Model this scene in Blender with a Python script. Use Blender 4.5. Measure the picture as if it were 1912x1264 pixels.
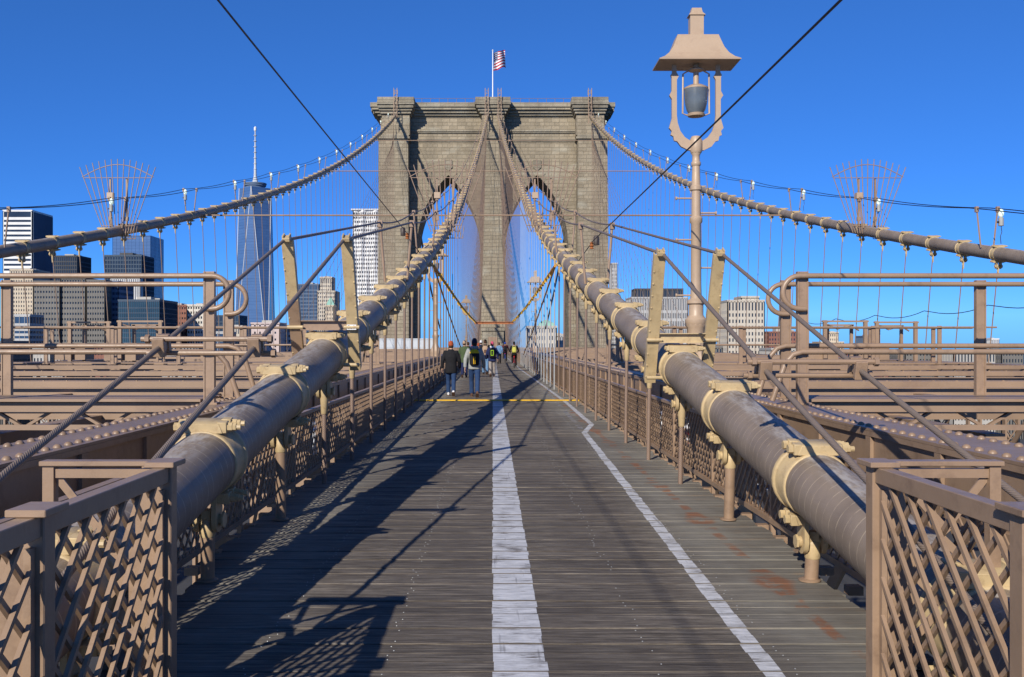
import bpy, bmesh, math, random
from mathutils import Vector, Matrix
R = math.radians
random.seed(7)
for o in list(bpy.data.objects):
    bpy.data.objects.remove(o)
scene = bpy.context.scene
col = scene.collection

# ------------------------------------------------------------------ camera, sky, sun, exposure
F, CX, CY, EYE = 1780.0, 920.0, 641.0, 1.65          # focal length and vanishing point in photo pixels, eye height
cam = bpy.data.cameras.new('camera')
cam.sensor_width = 36.0
cam.lens = 36.0 * F / 1912.0
cam.shift_x = (956 - CX) / 1912.0
cam.shift_y = (CY - 632) / 1912.0
cam.clip_start = 0.05
cam.clip_end = 20000
co = bpy.data.objects.new('camera', cam)
co.location = (0, 0, EYE)
co.rotation_euler = (R(90), 0, 0)
col.objects.link(co)
scene.camera = co

SUN_TO = Vector((-0.83, -1.82, 1.10)).normalized()     # towards the sun
sun_el = math.asin(SUN_TO.z)
sun_az = math.atan2(SUN_TO.x, SUN_TO.y)
world = bpy.data.worlds.new('World')
scene.world = world
world.use_nodes = True
wn = world.node_tree.nodes
wl = world.node_tree.links
bg = wn['Background']
sky = wn.new('ShaderNodeTexSky')
sky.sky_type = 'NISHITA'
sky.sun_disc = False
sky.sun_elevation = sun_el
sky.sun_rotation = sun_az
sky.altitude = 8000
sky.air_density = 1.5
sky.dust_density = 0.0
sky.ozone_density = 10.0
hs = wn.new('ShaderNodeHueSaturation')
hs.inputs['Saturation'].default_value = 1.0
tc = wn.new('ShaderNodeTexCoord')
wm = wn.new('ShaderNodeMapping')
wm.inputs['Rotation'].default_value = (R(-1.7), 0, 0)      # the walkway climbs about 3 per cent: the level horizon lies below it
wl.new(tc.outputs['Generated'], wm.inputs['Vector'])
wl.new(wm.outputs[0], sky.inputs['Vector'])
tn = wn.new('ShaderNodeMix')
tn.data_type = 'RGBA'
tn.blend_type = 'MULTIPLY'
tn.inputs['Factor'].default_value = 1.0
tn.inputs['B'].default_value = (0.50, 0.98, 1.52, 1)
gm = wn.new('ShaderNodeGamma')
gm.inputs['Gamma'].default_value = 0.75
wl.new(sky.outputs[0], gm.inputs['Color'])
wl.new(gm.outputs[0], hs.inputs['Color'])
wl.new(hs.outputs[0], tn.inputs['A'])
wl.new(tn.outputs['Result'], bg.inputs['Color'])
bg.inputs['Strength'].default_value = 0.128
sl = bpy.data.lights.new('sun', 'SUN')
sl.energy = 5.0
sl.angle = R(0.53)
sl.color = (1.0, 0.93, 0.82)
so = bpy.data.objects.new('sun', sl)
so.rotation_euler = (-SUN_TO).to_track_quat('-Z', 'Y').to_euler()
so.location = (-20, -40, 30)
col.objects.link(so)
scene.view_settings.view_transform = 'Standard'
scene.view_settings.look = 'None'
scene.view_settings.exposure = 0.12
scene.view_settings.gamma = 1.0
scene.render.engine = 'CYCLES'

def P(px, py, d):                                      # photo pixel at distance d along the walkway
    return Vector(((px - CX) * d / F, d, EYE + (CY - py) * d / F))

# ------------------------------------------------------------------ helpers
class MB:
    def __init__(self):
        self.v, self.f, self.m, self.uv = [], [], [], []
    def face(self, idx, mi=0, uv=None):
        self.f.append(tuple(idx)); self.m.append(mi); self.uv.append(uv)
    def add(self, vs):
        b = len(self.v); self.v.extend([tuple(p) for p in vs]); return b
    def hexa(self, c, mi=0):                           # 8 corners: bottom 4 ccw, top 4 ccw
        b = self.add(c)
        for q in ((0,3,2,1),(4,5,6,7),(0,1,5,4),(1,2,6,5),(2,3,7,6),(3,0,4,7)):
            self.face([b+i for i in q], mi)
    def box(self, x0, x1, y0, y1, z0, z1, mi=0):
        self.hexa([(x0,y0,z0),(x1,y0,z0),(x1,y1,z0),(x0,y1,z0),(x0,y0,z1),(x1,y0,z1),(x1,y1,z1),(x0,y1,z1)], mi)
    def obox(self, c, ax, ay, az, mi=0):               # centre and three half axes
        c = Vector(c); ax, ay, az = Vector(ax), Vector(ay), Vector(az)
        self.hexa([c-ax-ay-az, c+ax-ay-az, c+ax+ay-az, c-ax+ay-az, c-ax-ay+az, c+ax-ay+az, c+ax+ay+az, c-ax+ay+az], mi)
    def bar(self, p, q, w, h, up=(0,0,1), mi=0):       # rectangular bar from p to q, w across, h along up
        p, q = Vector(p), Vector(q); t = (q-p); L = t.length; t = t / L
        s = t.cross(Vector(up))
        if s.length < 1e-5: s = t.cross(Vector((0,1,0)))
        s.normalize(); u = s.cross(t)
        self.obox((p+q)/2, t*(L/2), s*(w/2), u*(h/2), mi)
    def tube(self, pts, r, n=8, mi=0, cap=True, closed=False, uvs=False):
        pts = [Vector(p) for p in pts]; N = len(pts)
        rr = r if isinstance(r, (list, tuple)) else [r]*N
        rings = []; L = 0.0; Ls = []
        ref = None
        for i, p in enumerate(pts):
            if closed: t = pts[(i+1) % N] - pts[i-1]
            else: t = pts[min(i+1, N-1)] - pts[max(i-1, 0)]
            t.normalize()
            if ref is None:
                ref = Vector((1,0,0)) if abs(t.x) < .9 else Vector((0,0,1))
            s = ref - t*ref.dot(t); s.normalize(); ref = s; u = t.cross(s)
            if i: L += (pts[i]-pts[i-1]).length
            Ls.append(L)
            rings.append(self.add([p + (s*math.cos(a) + u*math.sin(a))*rr[i] for a in [2*math.pi*k/n for k in range(n)]]))
        for i in range(N if closed else N-1):
            a, b = rings[i], rings[(i+1) % N]
            for k in range(n):
                k2 = (k+1) % n
                uv = [(Ls[i], k/n), (Ls[i], (k+1)/n), (Ls[(i+1) % N], (k+1)/n), (Ls[(i+1) % N], k/n)] if uvs else None
                self.face((a+k, a+k2, b+k2, b+k), mi, uv)
        if cap and not closed:
            self.face([rings[0]+k for k in range(n)][::-1], mi); self.face([rings[-1]+k for k in range(n)], mi)
    def lathe(self, prof, o=(0,0,0), n=12, mi=0, M=None, sx=1, sy=1, rot=0):
        o = Vector(o); rings = []
        for r, z in prof:
            vs = []
            for k in range(n):
                a = 2*math.pi*k/n + rot
                p = Vector((r*sx*math.cos(a), r*sy*math.sin(a), z))
                vs.append((M @ p if M else p) + o)
            rings.append(self.add(vs))
        for a, b in zip(rings, rings[1:]):
            for k in range(n):
                k2 = (k+1) % n
                self.face((a+k, a+k2, b+k2, b+k), mi)
        self.face([rings[0]+k for k in range(n)][::-1], mi); self.face([rings[-1]+k for k in range(n)], mi)
    def prism(self, poly, o, ex, ey, ez, mi=0):        # poly in (ex,ey), extruded by ez
        o, ex, ey, ez = Vector(o), Vector(ex), Vector(ey), Vector(ez)
        n = len(poly)
        a = self.add([o + ex*x + ey*y for x, y in poly]); b = self.add([o + ex*x + ey*y + ez for x, y in poly])
        self.face([a+i for i in range(n)][::-1], mi); self.face([b+i for i in range(n)], mi)
        for i in range(n):
            j = (i+1) % n
            self.face((a+i, a+j, b+j, b+i), mi)
    def mesh(self, name, mats, smooth=False, fix=True, bevel=0):
        me = bpy.data.meshes.new(name)
        me.from_pydata(self.v, [], self.f)
        ms = mats if isinstance(mats, (list, tuple)) else [mats]
        for m in ms: me.materials.append(M[m] if isinstance(m, str) else m)
        if len(ms) > 1: me.polygons.foreach_set('material_index', self.m)
        if any(u is not None for u in self.uv):
            lay = me.uv_layers.new(name='UVMap'); k = 0
            for u, f in zip(self.uv, self.f):
                for i in range(len(f)):
                    if u: lay.data[k].uv = u[i]
                    k += 1
        if fix or bevel:
            bm = bmesh.new(); bm.from_mesh(me)
            if fix: bmesh.ops.recalc_face_normals(bm, faces=bm.faces)
            if bevel:
                es = [e for e in bm.edges if len(e.link_faces) == 2 and e.calc_face_angle(0) > .6]
                bmesh.ops.bevel(bm, geom=es, offset=bevel, segments=1, affect='EDGES')
            bm.to_mesh(me); bm.free()
        if smooth:
            me.polygons.foreach_set('use_smooth', [True]*len(me.polygons))
            try: me.set_sharp_from_angle(angle=R(38))
            except Exception: pass
        return me
    def build(self, name, mats, parent=None, smooth=False, fix=True, bevel=0):
        return link(name, self.mesh(name, mats, smooth, fix, bevel), parent)

def link(name, me, parent=None, mw=None):
    o = bpy.data.objects.new(name, me); col.objects.link(o)
    if parent is not None: o.parent = parent
    if mw is not None: o.matrix_local = mw
    return o
def tag(o, label=None, cat=None, group=None, kind=None):
    if label: o['label'] = label
    if cat: o['category'] = cat; o['kind'] = 'thing'
    if group: o['group'] = group
    if kind: o['kind'] = kind
    return o
def empty(name, loc=(0,0,0), label=None, cat=None, group=None, rz=0):
    o = bpy.data.objects.new(name, None); o.location = loc; o.rotation_euler = (0,0,rz)
    o.empty_display_size = .2
    col.objects.link(o)
    return tag(o, label, cat, group)
def sstep(a, b, x):
    t = max(0.0, min(1.0, (x-a)/(b-a))); return t*t*(3-2*t)
def frange(a, b, s):
    out = []; x = a
    while x < b - 1e-6: out.append(x); x += s
    return out

# ------------------------------------------------------------------ materials
M = {}
def nodes(name):
    m = bpy.data.materials.new(name); m.use_nodes = True
    nt = m.node_tree
    return m, nt, nt.nodes['Principled BSDF']
def N(nt, t, **kw):
    n = nt.nodes.new(t)
    for k, v in kw.items():
        if hasattr(n, k): setattr(n, k, v)
        else: n.inputs[k].default_value = v
    return n
def pos(nt, scale=(1,1,1)):
    g = nt.nodes.new('ShaderNodeNewGeometry'); mp = nt.nodes.new('ShaderNodeMapping')
    mp.inputs['Scale'].default_value = scale
    nt.links.new(g.outputs['Position'], mp.inputs['Vector'])
    return mp.outputs[0]
def noise(nt, vec, scale, detail=4, rough=.55):
    n = N(nt, 'ShaderNodeTexNoise'); n.inputs['Scale'].default_value = scale
    n.inputs['Detail'].default_value = detail; n.inputs['Roughness'].default_value = rough
    nt.links.new(vec, n.inputs['Vector']); return n.outputs['Fac']
def ramp(nt, fac, stops):
    r = nt.nodes.new('ShaderNodeValToRGB'); e = r.color_ramp.elements
    while len(e) < len(stops): e.new(.5)
    for k, (p, c) in enumerate(stops):
        e[k].position = p; e[k].color = (*c, 1) if len(c) == 3 else c
    nt.links.new(fac, r.inputs['Fac']); return r.outputs['Color']
def mix(nt, fac, a, b, mode='MIX'):
    n = nt.nodes.new('ShaderNodeMix'); n.data_type = 'RGBA'; n.blend_type = mode
    def put(s, v):
        if isinstance(v, (int, float)): s.default_value = v
        elif isinstance(v, tuple): s.default_value = (*v, 1)
        else: nt.links.new(v, s)
    put(n.inputs['Factor'], fac); put(n.inputs['A'], a); put(n.inputs['B'], b)
    return n.outputs['Result']
def math_(nt, op, a, b=None, c=None):
    n = nt.nodes.new('ShaderNodeMath'); n.operation = op
    for i, v in enumerate((a, b, c)):
        if v is None: continue
        if isinstance(v, (int, float)): n.inputs[i].default_value = v
        else: nt.links.new(v, n.inputs[i])
    return n.outputs[0]
def bump(nt, h, strength, dist, bs):
    b = nt.nodes.new('ShaderNodeBump'); b.inputs['Strength'].default_value = strength; b.inputs['Distance'].default_value = dist
    nt.links.new(h, b.inputs['Height']); nt.links.new(b.outputs[0], bs.inputs['Normal']); return b
def sc(c, k): return tuple(x*k for x in c)

def paint(name, c, rough=.45, var=.22, scale=3.0, dirt=None, dirt_amt=.35, bmp=.25, metal=0, spec=.5, streak=False):
    m, nt, bs = nodes(name)
    v = pos(nt); n1 = noise(nt, v, scale, 5, .6); n2 = noise(nt, v, scale*9, 4, .65)
    cc = ramp(nt, n1, [(.3, sc(c, 1-var)), (.7, sc(c, 1+var*.6))])
    if dirt:
        vd = pos(nt, (3, 3, .5)) if streak else v
        n3 = noise(nt, vd, scale*2.3, 6, .7)
        f = ramp(nt, n3, [(.52, (0,0,0)), (.72, (dirt_amt,)*3)])
        cc = mix(nt, f, cc, dirt)
    nt.links.new(cc, bs.inputs['Base Color'])
    rr = math_(nt, 'MULTIPLY_ADD', n2, .3, rough-.15); nt.links.new(rr, bs.inputs['Roughness'])
    bs.inputs['Metallic'].default_value = metal
    bs.inputs['Specular IOR Level'].default_value = spec
    n4 = noise(nt, v, 45, 3, .6)
    bump(nt, n4, bmp, .004, bs)
    M[name] = m; return m
BROWN = (.295, .198, .128)
paint('bridge_brown', BROWN, .42, .14, 2.2, (.12, .075, .05), .55)
paint('bridge_brown_far', sc(BROWN, 1.0), .55, .18, .7, (.16, .10, .075), .5)
paint('chord_brown', sc(BROWN, .9), .45, .16, 1.5, (.10, .06, .04), .5)
paint('lamp_tan', (.42, .305, .205), .45, .08, 2.0, (.25, .15, .10), .3)
paint('cream', (.50, .375, .20), .5, .18, 5.0, (.24, .15, .075), .6)
paint('rope_brown', (.235, .152, .108), .6, .2, 6, (.11, .07, .05), .5)
paint('far_rope', (.21, .142, .098), .7, .15, 2)
paint('galvanised', (.42, .43, .43), .45, .1, 3, metal=.3)
paint('black_wire', (.008, .008, .009), .5, .1, 3)
paint('orange_steel', (.33, .11, .03), .55, .2, 4, (.25, .08, .03), .5)
paint('yellow_paint', (.72, .42, .03), .55, .12, 9, (.30, .17, .05), .8)
paint('white_paint_metal', (.75, .75, .74), .4, .05)
paint('grey_sheet', (.50, .53, .55), .4, .06, .5, (.35, .35, .35), .3)
paint('roof_tar', (.08, .08, .085), .8, .2, .1)
paint('asphalt', (.055, .055, .058), .85, .25, .6)
paint('road_white', (.62, .62, .6), .7, .1, 2)
paint('dark_steel', (.06, .045, .038), .6, .2, 3)
paint('lamp_box', (.33, .33, .31), .5, .1, 4)
paint('rubber', (.02, .02, .02), .8, .2, 6)
paint('chrome', (.6, .6, .6), .25, .05, 6, metal=.9)
paint('skin_pale', (.55, .33, .23), .55, .08, 12, bmp=.05)
for n_, c_ in dict(cloth_black=(.012, .012, .014), cloth_navy=(.015, .022, .075), cloth_grey=(.30, .31, .29), cloth_green=(.062, .09, .04),
                   cloth_denim=(.022, .05, .125), cloth_denim_pale=(.12, .22, .36), cloth_khaki=(.30, .26, .23), hat_rust=(.36, .075, .028), hat_navy=(.012, .016, .04),
                   hat_pink=(.50, .07, .14), bag_yellow=(.72, .42, .015), bag_lime=(.42, .75, .03), bag_tan=(.38, .26, .17), cloth_maroon=(.10, .018, .022),
                   helmet_blue=(.02, .08, .42), bag_olive=(.45, .42, .08), cloth_red=(.45, .03, .03), hair_brown=(.06, .032, .018), cloth_white=(.65, .65, .66), cloth_brown=(.11, .06, .04)).items():
    paint(n_, c_, .85, .2, 14, bmp=.4, spec=.25)
for n_, c_ in dict(car_white=(.75, .76, .77), car_red=(.38, .02, .02), car_silver=(.42, .44, .46), car_yellow=(.75, .42, .02)).items():
    paint(n_, c_, .25, .03, 1, bmp=.0)

def glass(name, c, rough=.08, spec=.8):
    m, nt, bs = nodes(name)
    v = pos(nt); n1 = noise(nt, v, .05, 3)
    nt.links.new(ramp(nt, n1, [(.3, sc(c, .7)), (.7, sc(c, 1.25))]), bs.inputs['Base Color'])
    bs.inputs['Roughness'].default_value = rough; bs.inputs['Specular IOR Level'].default_value = spec
    M[name] = m
glass('car_glass', (.015, .018, .02)); glass('win_dark', (.02, .028, .038), .15); glass('win_blue', (.03, .055, .10), .1)
glass('win_grey', (.07, .08, .09), .2); glass('glass_teal', (.03, .06, .075), .1)
def emis_free_red():
    m, nt, bs = nodes('tail_red'); bs.inputs['Base Color'].default_value = (.5, .01, .01, 1); bs.inputs['Roughness'].default_value = .2; M['tail_red'] = m
emis_free_red()
# frosted lamp globe
m, nt, bs = nodes('globe_glass')
nt.links.new(ramp(nt, noise(nt, pos(nt), 6, 3), [(.3, (.14, .165, .185)), (.7, (.20, .23, .25))]), bs.inputs['Base Color'])
bs.inputs['Roughness'].default_value = .25; bs.inputs['Transmission Weight'].default_value = .35; M['globe_glass'] = m
# green-white glass of the necklace lamps, lit
m, nt, bs = nodes('bulb_glass')
bs.inputs['Base Color'].default_value = (.7, .8, .72, 1); bs.inputs['Roughness'].default_value = .15
bs.inputs['Emission Color'].default_value = (.75, 1, .8, 1); bs.inputs['Emission Strength'].default_value = .35; M['bulb_glass'] = m

# wire rope with a lay that winds round it
def rope_mat(name, c, pitch=9.0, turns=3):
    m, nt, bs = nodes(name)
    uv = nt.nodes.new('ShaderNodeUVMap'); sp = nt.nodes.new('ShaderNodeSeparateXYZ'); nt.links.new(uv.outputs[0], sp.inputs[0])
    s = math_(nt, 'SINE', math_(nt, 'MULTIPLY', math_(nt, 'ADD', math_(nt, 'MULTIPLY', sp.outputs[0], pitch), math_(nt, 'MULTIPLY', sp.outputs[1], float(turns))), 6.2832))
    h = math_(nt, 'MULTIPLY_ADD', s, .5, .5)
    n1 = noise(nt, pos(nt), 5, 4)
    cc = mix(nt, n1, sc(c, .75), sc(c, 1.2))
    cc = mix(nt, math_(nt, 'POWER', math_(nt, 'SUBTRACT', 1.0, h), 3.0), cc, sc(c, .5))
    nt.links.new(cc, bs.inputs['Base Color']); bs.inputs['Roughness'].default_value = .55
    bump(nt, h, .6, .003, bs); M[name] = m
rope_mat('wire_rope', (.25, .17, .125), 40, 6)
rope_mat('hand_wire', (.23, .175, .135), 50, 8)
rope_mat('caution_rope', (.62, .30, .03), 2.2, 1)

# wrapped main cable: fine wire wrap, pale paint seams, chalky worn crown
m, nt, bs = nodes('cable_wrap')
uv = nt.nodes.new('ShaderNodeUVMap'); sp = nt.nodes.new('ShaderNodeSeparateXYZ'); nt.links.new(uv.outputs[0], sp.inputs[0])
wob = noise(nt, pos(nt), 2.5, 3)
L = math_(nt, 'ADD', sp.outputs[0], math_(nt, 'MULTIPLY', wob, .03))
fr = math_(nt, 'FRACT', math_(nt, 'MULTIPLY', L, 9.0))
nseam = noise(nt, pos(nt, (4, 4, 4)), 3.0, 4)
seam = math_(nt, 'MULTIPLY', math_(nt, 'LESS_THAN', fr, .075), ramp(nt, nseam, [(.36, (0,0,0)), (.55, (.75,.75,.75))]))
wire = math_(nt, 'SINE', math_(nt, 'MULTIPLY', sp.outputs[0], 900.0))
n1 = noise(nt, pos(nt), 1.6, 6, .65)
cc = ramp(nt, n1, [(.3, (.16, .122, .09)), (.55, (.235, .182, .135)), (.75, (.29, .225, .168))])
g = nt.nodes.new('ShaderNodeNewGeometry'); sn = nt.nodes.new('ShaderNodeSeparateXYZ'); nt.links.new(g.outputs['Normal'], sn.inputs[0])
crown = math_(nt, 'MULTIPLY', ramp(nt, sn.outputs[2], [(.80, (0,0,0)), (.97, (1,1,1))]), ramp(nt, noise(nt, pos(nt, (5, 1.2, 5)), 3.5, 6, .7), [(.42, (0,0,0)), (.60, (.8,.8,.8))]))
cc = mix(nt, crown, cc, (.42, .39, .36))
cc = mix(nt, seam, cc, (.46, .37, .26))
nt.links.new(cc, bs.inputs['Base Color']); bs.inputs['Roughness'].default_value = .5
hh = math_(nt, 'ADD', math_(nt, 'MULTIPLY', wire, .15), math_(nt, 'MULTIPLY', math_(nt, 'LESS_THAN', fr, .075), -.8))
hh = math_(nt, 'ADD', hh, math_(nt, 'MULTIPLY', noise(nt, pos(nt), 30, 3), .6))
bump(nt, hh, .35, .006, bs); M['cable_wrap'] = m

# weathered boards
m, nt, bs = nodes('weathered_board')
PW = .1455
g = nt.nodes.new('ShaderNodeNewGeometry'); sp = nt.nodes.new('ShaderNodeSeparateXYZ'); nt.links.new(g.outputs['Position'], sp.inputs[0])
idx = math_(nt, 'FLOOR', math_(nt, 'DIVIDE', sp.outputs[1], PW))
wnz = nt.nodes.new('ShaderNodeTexWhiteNoise'); wnz.noise_dimensions = '1D'; nt.links.new(idx, wnz.inputs['W'])
wn2 = nt.nodes.new('ShaderNodeTexWhiteNoise'); wn2.noise_dimensions = '1D'; nt.links.new(math_(nt, 'ADD', idx, 711.3), wn2.inputs['W'])
off = nt.nodes.new('ShaderNodeCombineXYZ'); nt.links.new(math_(nt, 'MULTIPLY', wnz.outputs[0], 60), off.inputs[0])
va = nt.nodes.new('ShaderNodeVectorMath'); nt.links.new(g.outputs['Position'], va.inputs[0]); nt.links.new(off.outputs[0], va.inputs[1])
mp = nt.nodes.new('ShaderNodeMapping'); mp.inputs['Scale'].default_value = (1.1, 48, 48); nt.links.new(va.outputs[0], mp.inputs['Vector'])
grain = noise(nt, mp.outputs[0], 1.6, 8, .72)
mp2 = nt.nodes.new('ShaderNodeMapping'); mp2.inputs['Scale'].default_value = (2.2, 160, 160); nt.links.new(va.outputs[0], mp2.inputs['Vector'])
fine = noise(nt, mp2.outputs[0], 1.5, 5, .7)
cc = ramp(nt, grain, [(.36, (.035, .028, .023)), (.46, (.105, .087, .070)), (.54, (.175, .150, .122)), (.66, (.33, .295, .245))])
cc = mix(nt, .85, cc, mix(nt, wn2.outputs[0], (.62, .60, .58), (1.22, 1.20, 1.17)), 'MULTIPLY')
blot = noise(nt, pos(nt, (3, 14, 1)), 1.6, 5, .7)
cc = mix(nt, .8, cc, ramp(nt, blot, [(.36, (.55, .54, .52)), (.5, (1, 1, 1)), (.64, (1.35, 1.33, 1.3))]), 'MULTIPLY')
fs = ramp(nt, fine, [(.55, (0,0,0)), (.66, (.75,.75,.75))]); cc = mix(nt, fs, cc, (.34, .31, .265))
fd = ramp(nt, fine, [(.36, (.9,.9,.9)), (.45, (0,0,0))]); cc = mix(nt, fd, cc, (.035, .028, .024))
# paler, silvery boards away from foot traffic; dark wheel-polished tracks
ax = math_(nt, 'ABSOLUTE', math_(nt, 'SUBTRACT', sp.outputs[0], .05))
edge = math_(nt, 'MULTIPLY', ramp(nt, math_(nt, 'DIVIDE', ax, 3.0), [(.40, (0,0,0)), (.56, (1,1,1))]), math_(nt, 'MULTIPLY_ADD', noise(nt, pos(nt, (1,3,1)), 1.2, 4), .8, .2))
cc = mix(nt, edge, cc, mix(nt, grain, (.10, .093, .078), (.42, .40, .34)))
big = noise(nt, pos(nt, (.8, .35, 1)), 1.1, 4)
cc = mix(nt, ramp(nt, big, [(.42, (.45,.45,.45)), (.6, (0,0,0))]), cc, (.075, .062, .052))
# rust washed down from the cable clamps: a broken line under the cable, blots at the posts
rl = math_(nt, 'ABSOLUTE', math_(nt, 'SUBTRACT', sp.outputs[0], 1.94))
rn = noise(nt, pos(nt, (7, 7, 7)), .8, 5, .7)
post_p = math_(nt, 'ABSOLUTE', math_(nt, 'SUBTRACT', math_(nt, 'FRACT', math_(nt, 'DIVIDE', math_(nt, 'SUBTRACT', sp.outputs[1], 5.475), 2.29)), .5))
wid = math_(nt, 'MULTIPLY_ADD', math_(nt, 'POWER', math_(nt, 'SUBTRACT', 1.0, math_(nt, 'MULTIPLY', post_p, 1.9)), 4.0), .13, .05)
rm = math_(nt, 'SUBTRACT', 1.0, math_(nt, 'DIVIDE', rl, wid))
rm = math_(nt, 'MULTIPLY', ramp(nt, rm, [(.0, (0,0,0)), (.45, (1,1,1))]), ramp(nt, math_(nt, 'ADD', math_(nt, 'MULTIPLY', rn, .8), math_(nt, 'MULTIPLY', wn2.outputs[0], .25)), [(.52, (0,0,0)), (.62, (.7,.7,.7))]))
cc = mix(nt, rm, cc, (.23, .085, .033))
rs = math_(nt, 'MULTIPLY', ramp(nt, math_(nt, 'DIVIDE', ax, 3.0), [(.55, (0,0,0)), (.66, (1,1,1))]), ramp(nt, noise(nt, pos(nt, (1.2, 5, 1)), 1.4, 5, .7), [(.56, (0,0,0)), (.72, (.5,.5,.5))]))
cc = mix(nt, rs, cc, (.22, .12, .05))
nt.links.new(cc, bs.inputs['Base Color']); bs.inputs['Roughness'].default_value = .78; bs.inputs['Specular IOR Level'].default_value = .3
bump(nt, math_(nt, 'ADD', grain, math_(nt, 'MULTIPLY', fine, .5)), .8, .008, bs); M['weathered_board'] = m

# road paint on boards, worn through along the grain
def line_paint(name, c, worn):
    m, nt, bs = nodes(name)
    n1 = noise(nt, pos(nt, (3, 45, 1)), 1.4, 6, .7); n2 = noise(nt, pos(nt), 3.5, 4)
    f = ramp(nt, math_(nt, 'ADD', math_(nt, 'MULTIPLY', n1, .6), math_(nt, 'MULTIPLY', n2, .4)), [(worn, (1,1,1)), (worn+.05, (0,0,0))])
    cc = mix(nt, ramp(nt, noise(nt, pos(nt, (3, 14, 1)), 2.2, 6, .7), [(.35, (0,0,0)), (.62, (1,1,1))]), sc(c, .62), sc(c, 1.1))
    scuff = ramp(nt, noise(nt, pos(nt, (14, .9, 1)), 1.2, 3), [(.62, (0,0,0)), (.68, (.6,.6,.6))])
    cc = mix(nt, scuff, cc, (.16, .15, .15))
    cc = mix(nt, f, cc, (.14, .12, .10))
    nt.links.new(cc, bs.inputs['Base Color']); bs.inputs['Roughness'].default_value = .6
    bump(nt, n1, .3, .004, bs); M[name] = m
line_paint('line_white', (.62, .62, .63), .415)
line_paint('line_faded', (.44, .43, .42), .50)

# tower masonry: coursed granite and limestone blocks with stains
def stone(name, c1, c2, bw=1.35, bh=.62, stain=.5):
    m, nt, bs = nodes(name)
    g = nt.nodes.new('ShaderNodeNewGeometry'); sp = nt.nodes.new('ShaderNodeSeparateXYZ'); nt.links.new(g.outputs['Position'], sp.inputs[0])
    cb = nt.nodes.new('ShaderNodeCombineXYZ'); nt.links.new(math_(nt, 'ADD', sp.outputs[0], sp.outputs[1]), cb.inputs[0]); nt.links.new(sp.outputs[2], cb.inputs[1])
    br = nt.nodes.new('ShaderNodeTexBrick'); br.inputs['Scale'].default_value = 1.0
    br.inputs['Brick Width'].default_value = bw; br.inputs['Row Height'].default_value = bh; br.inputs['Mortar Size'].default_value = .035
    br.inputs['Color1'].default_value = (*c1, 1); br.inputs['Color2'].default_value = (*c2, 1); br.inputs['Mortar'].default_value = (*sc(c1, .68), 1)
    br.offset = .37; br.offset_frequency = 3; br.squash = .62; br.squash_frequency = 3; br.inputs['Bias'].default_value = -.1
    nt.links.new(cb.outputs[0], br.inputs['Vector'])
    n1 = noise(nt, pos(nt, (1, 1, .25)), .22, 6, .65); n2 = noise(nt, pos(nt), 1.4, 6, .7)
    cc = mix(nt, ramp(nt, n1, [(.40, (0,0,0)), (.66, (stain,)*3)]), br.outputs['Color'], (.10, .088, .068))
    cc = mix(nt, ramp(nt, n2, [(.35, (.35,.35,.35)), (.65, (0,0,0))]), cc, sc(c1, .6))
    pale = ramp(nt, noise(nt, pos(nt, (.5, .5, 1.6)), .35, 4), [(.56, (0,0,0)), (.7, (.45,.45,.45))])
    cc = mix(nt, pale, cc, (.42, .40, .32))
    nt.links.new(cc, bs.inputs['Base Color']); bs.inputs['Roughness'].default_value = .9; bs.inputs['Specular IOR Level'].default_value = .15
    hh = math_(nt, 'ADD', math_(nt, 'MULTIPLY', br.outputs['Fac'], -1.0), math_(nt, 'MULTIPLY', noise(nt, pos(nt), 3.0, 6, .7), 1.1))
    bump(nt, hh, .8, .16, bs); M[name] = m
stone('granite', (.385, .325, .232), (.275, .232, .165), stain=.45)
stone('granite_cap', (.37, .325, .245), (.29, .255, .19), 2.4, .6, .75)
def plain(name, c, rough=.8, var=.15, scale=.05):
    paint(name, c, rough, var, scale, bmp=.0)
for n_, c_ in dict(b_white=(.70, .70, .68), b_grey=(.155, .148, .135), b_dark=(.05, .055, .065), b_beige=(.52, .44, .33), b_brick=(.24, .105, .075), b_cream=(.62, .58, .50), b_bluegrey=(.10, .15, .23),
                   b_stone=(.50, .45, .37), b_lightgrey=(.42, .42, .41), b_copper=(.22, .42, .34), b_pink=(.55, .45, .42), b_steel=(.50, .52, .54), b_concrete=(.40, .38, .34), b_navy=(.055, .085, .125)).items():
    plain(n_, c_)
m, nt, bs = nodes('tower_glass_blue')
n1 = noise(nt, pos(nt, (1, 1, 6)), .03, 3)
br = nt.nodes.new('ShaderNodeTexBrick'); br.inputs['Scale'].default_value = 1; br.inputs['Brick Width'].default_value = 400; br.inputs['Row Height'].default_value = 5; br.inputs['Mortar Size'].default_value = .5
g = nt.nodes.new('ShaderNodeNewGeometry'); sp = nt.nodes.new('ShaderNodeSeparateXYZ'); nt.links.new(g.outputs['Position'], sp.inputs[0])
cb = nt.nodes.new('ShaderNodeCombineXYZ'); nt.links.new(sp.outputs[0], cb.inputs[0]); nt.links.new(sp.outputs[2], cb.inputs[1]); nt.links.new(cb.outputs[0], br.inputs['Vector'])
br.inputs['Color1'].default_value = (.045, .105, .24, 1); br.inputs['Color2'].default_value = (.055, .12, .27, 1); br.inputs['Mortar'].default_value = (.03, .07, .17, 1)
nt.links.new(mix(nt, n1, br.outputs['Color'], (.08, .16, .33)), bs.inputs['Base Color'])
bs.inputs['Roughness'].default_value = .22; bs.inputs['Specular IOR Level'].default_value = .7; M['tower_glass_blue'] = m
# water
m, nt, bs = nodes('river_water'); bs.inputs['Base Color'].default_value = (.02, .045, .06, 1); bs.inputs['Roughness'].default_value = .12
bump(nt, noise(nt, pos(nt, (.5, .5, .5)), .35, 5), .5, .3, bs); M['river_water'] = m
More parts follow.
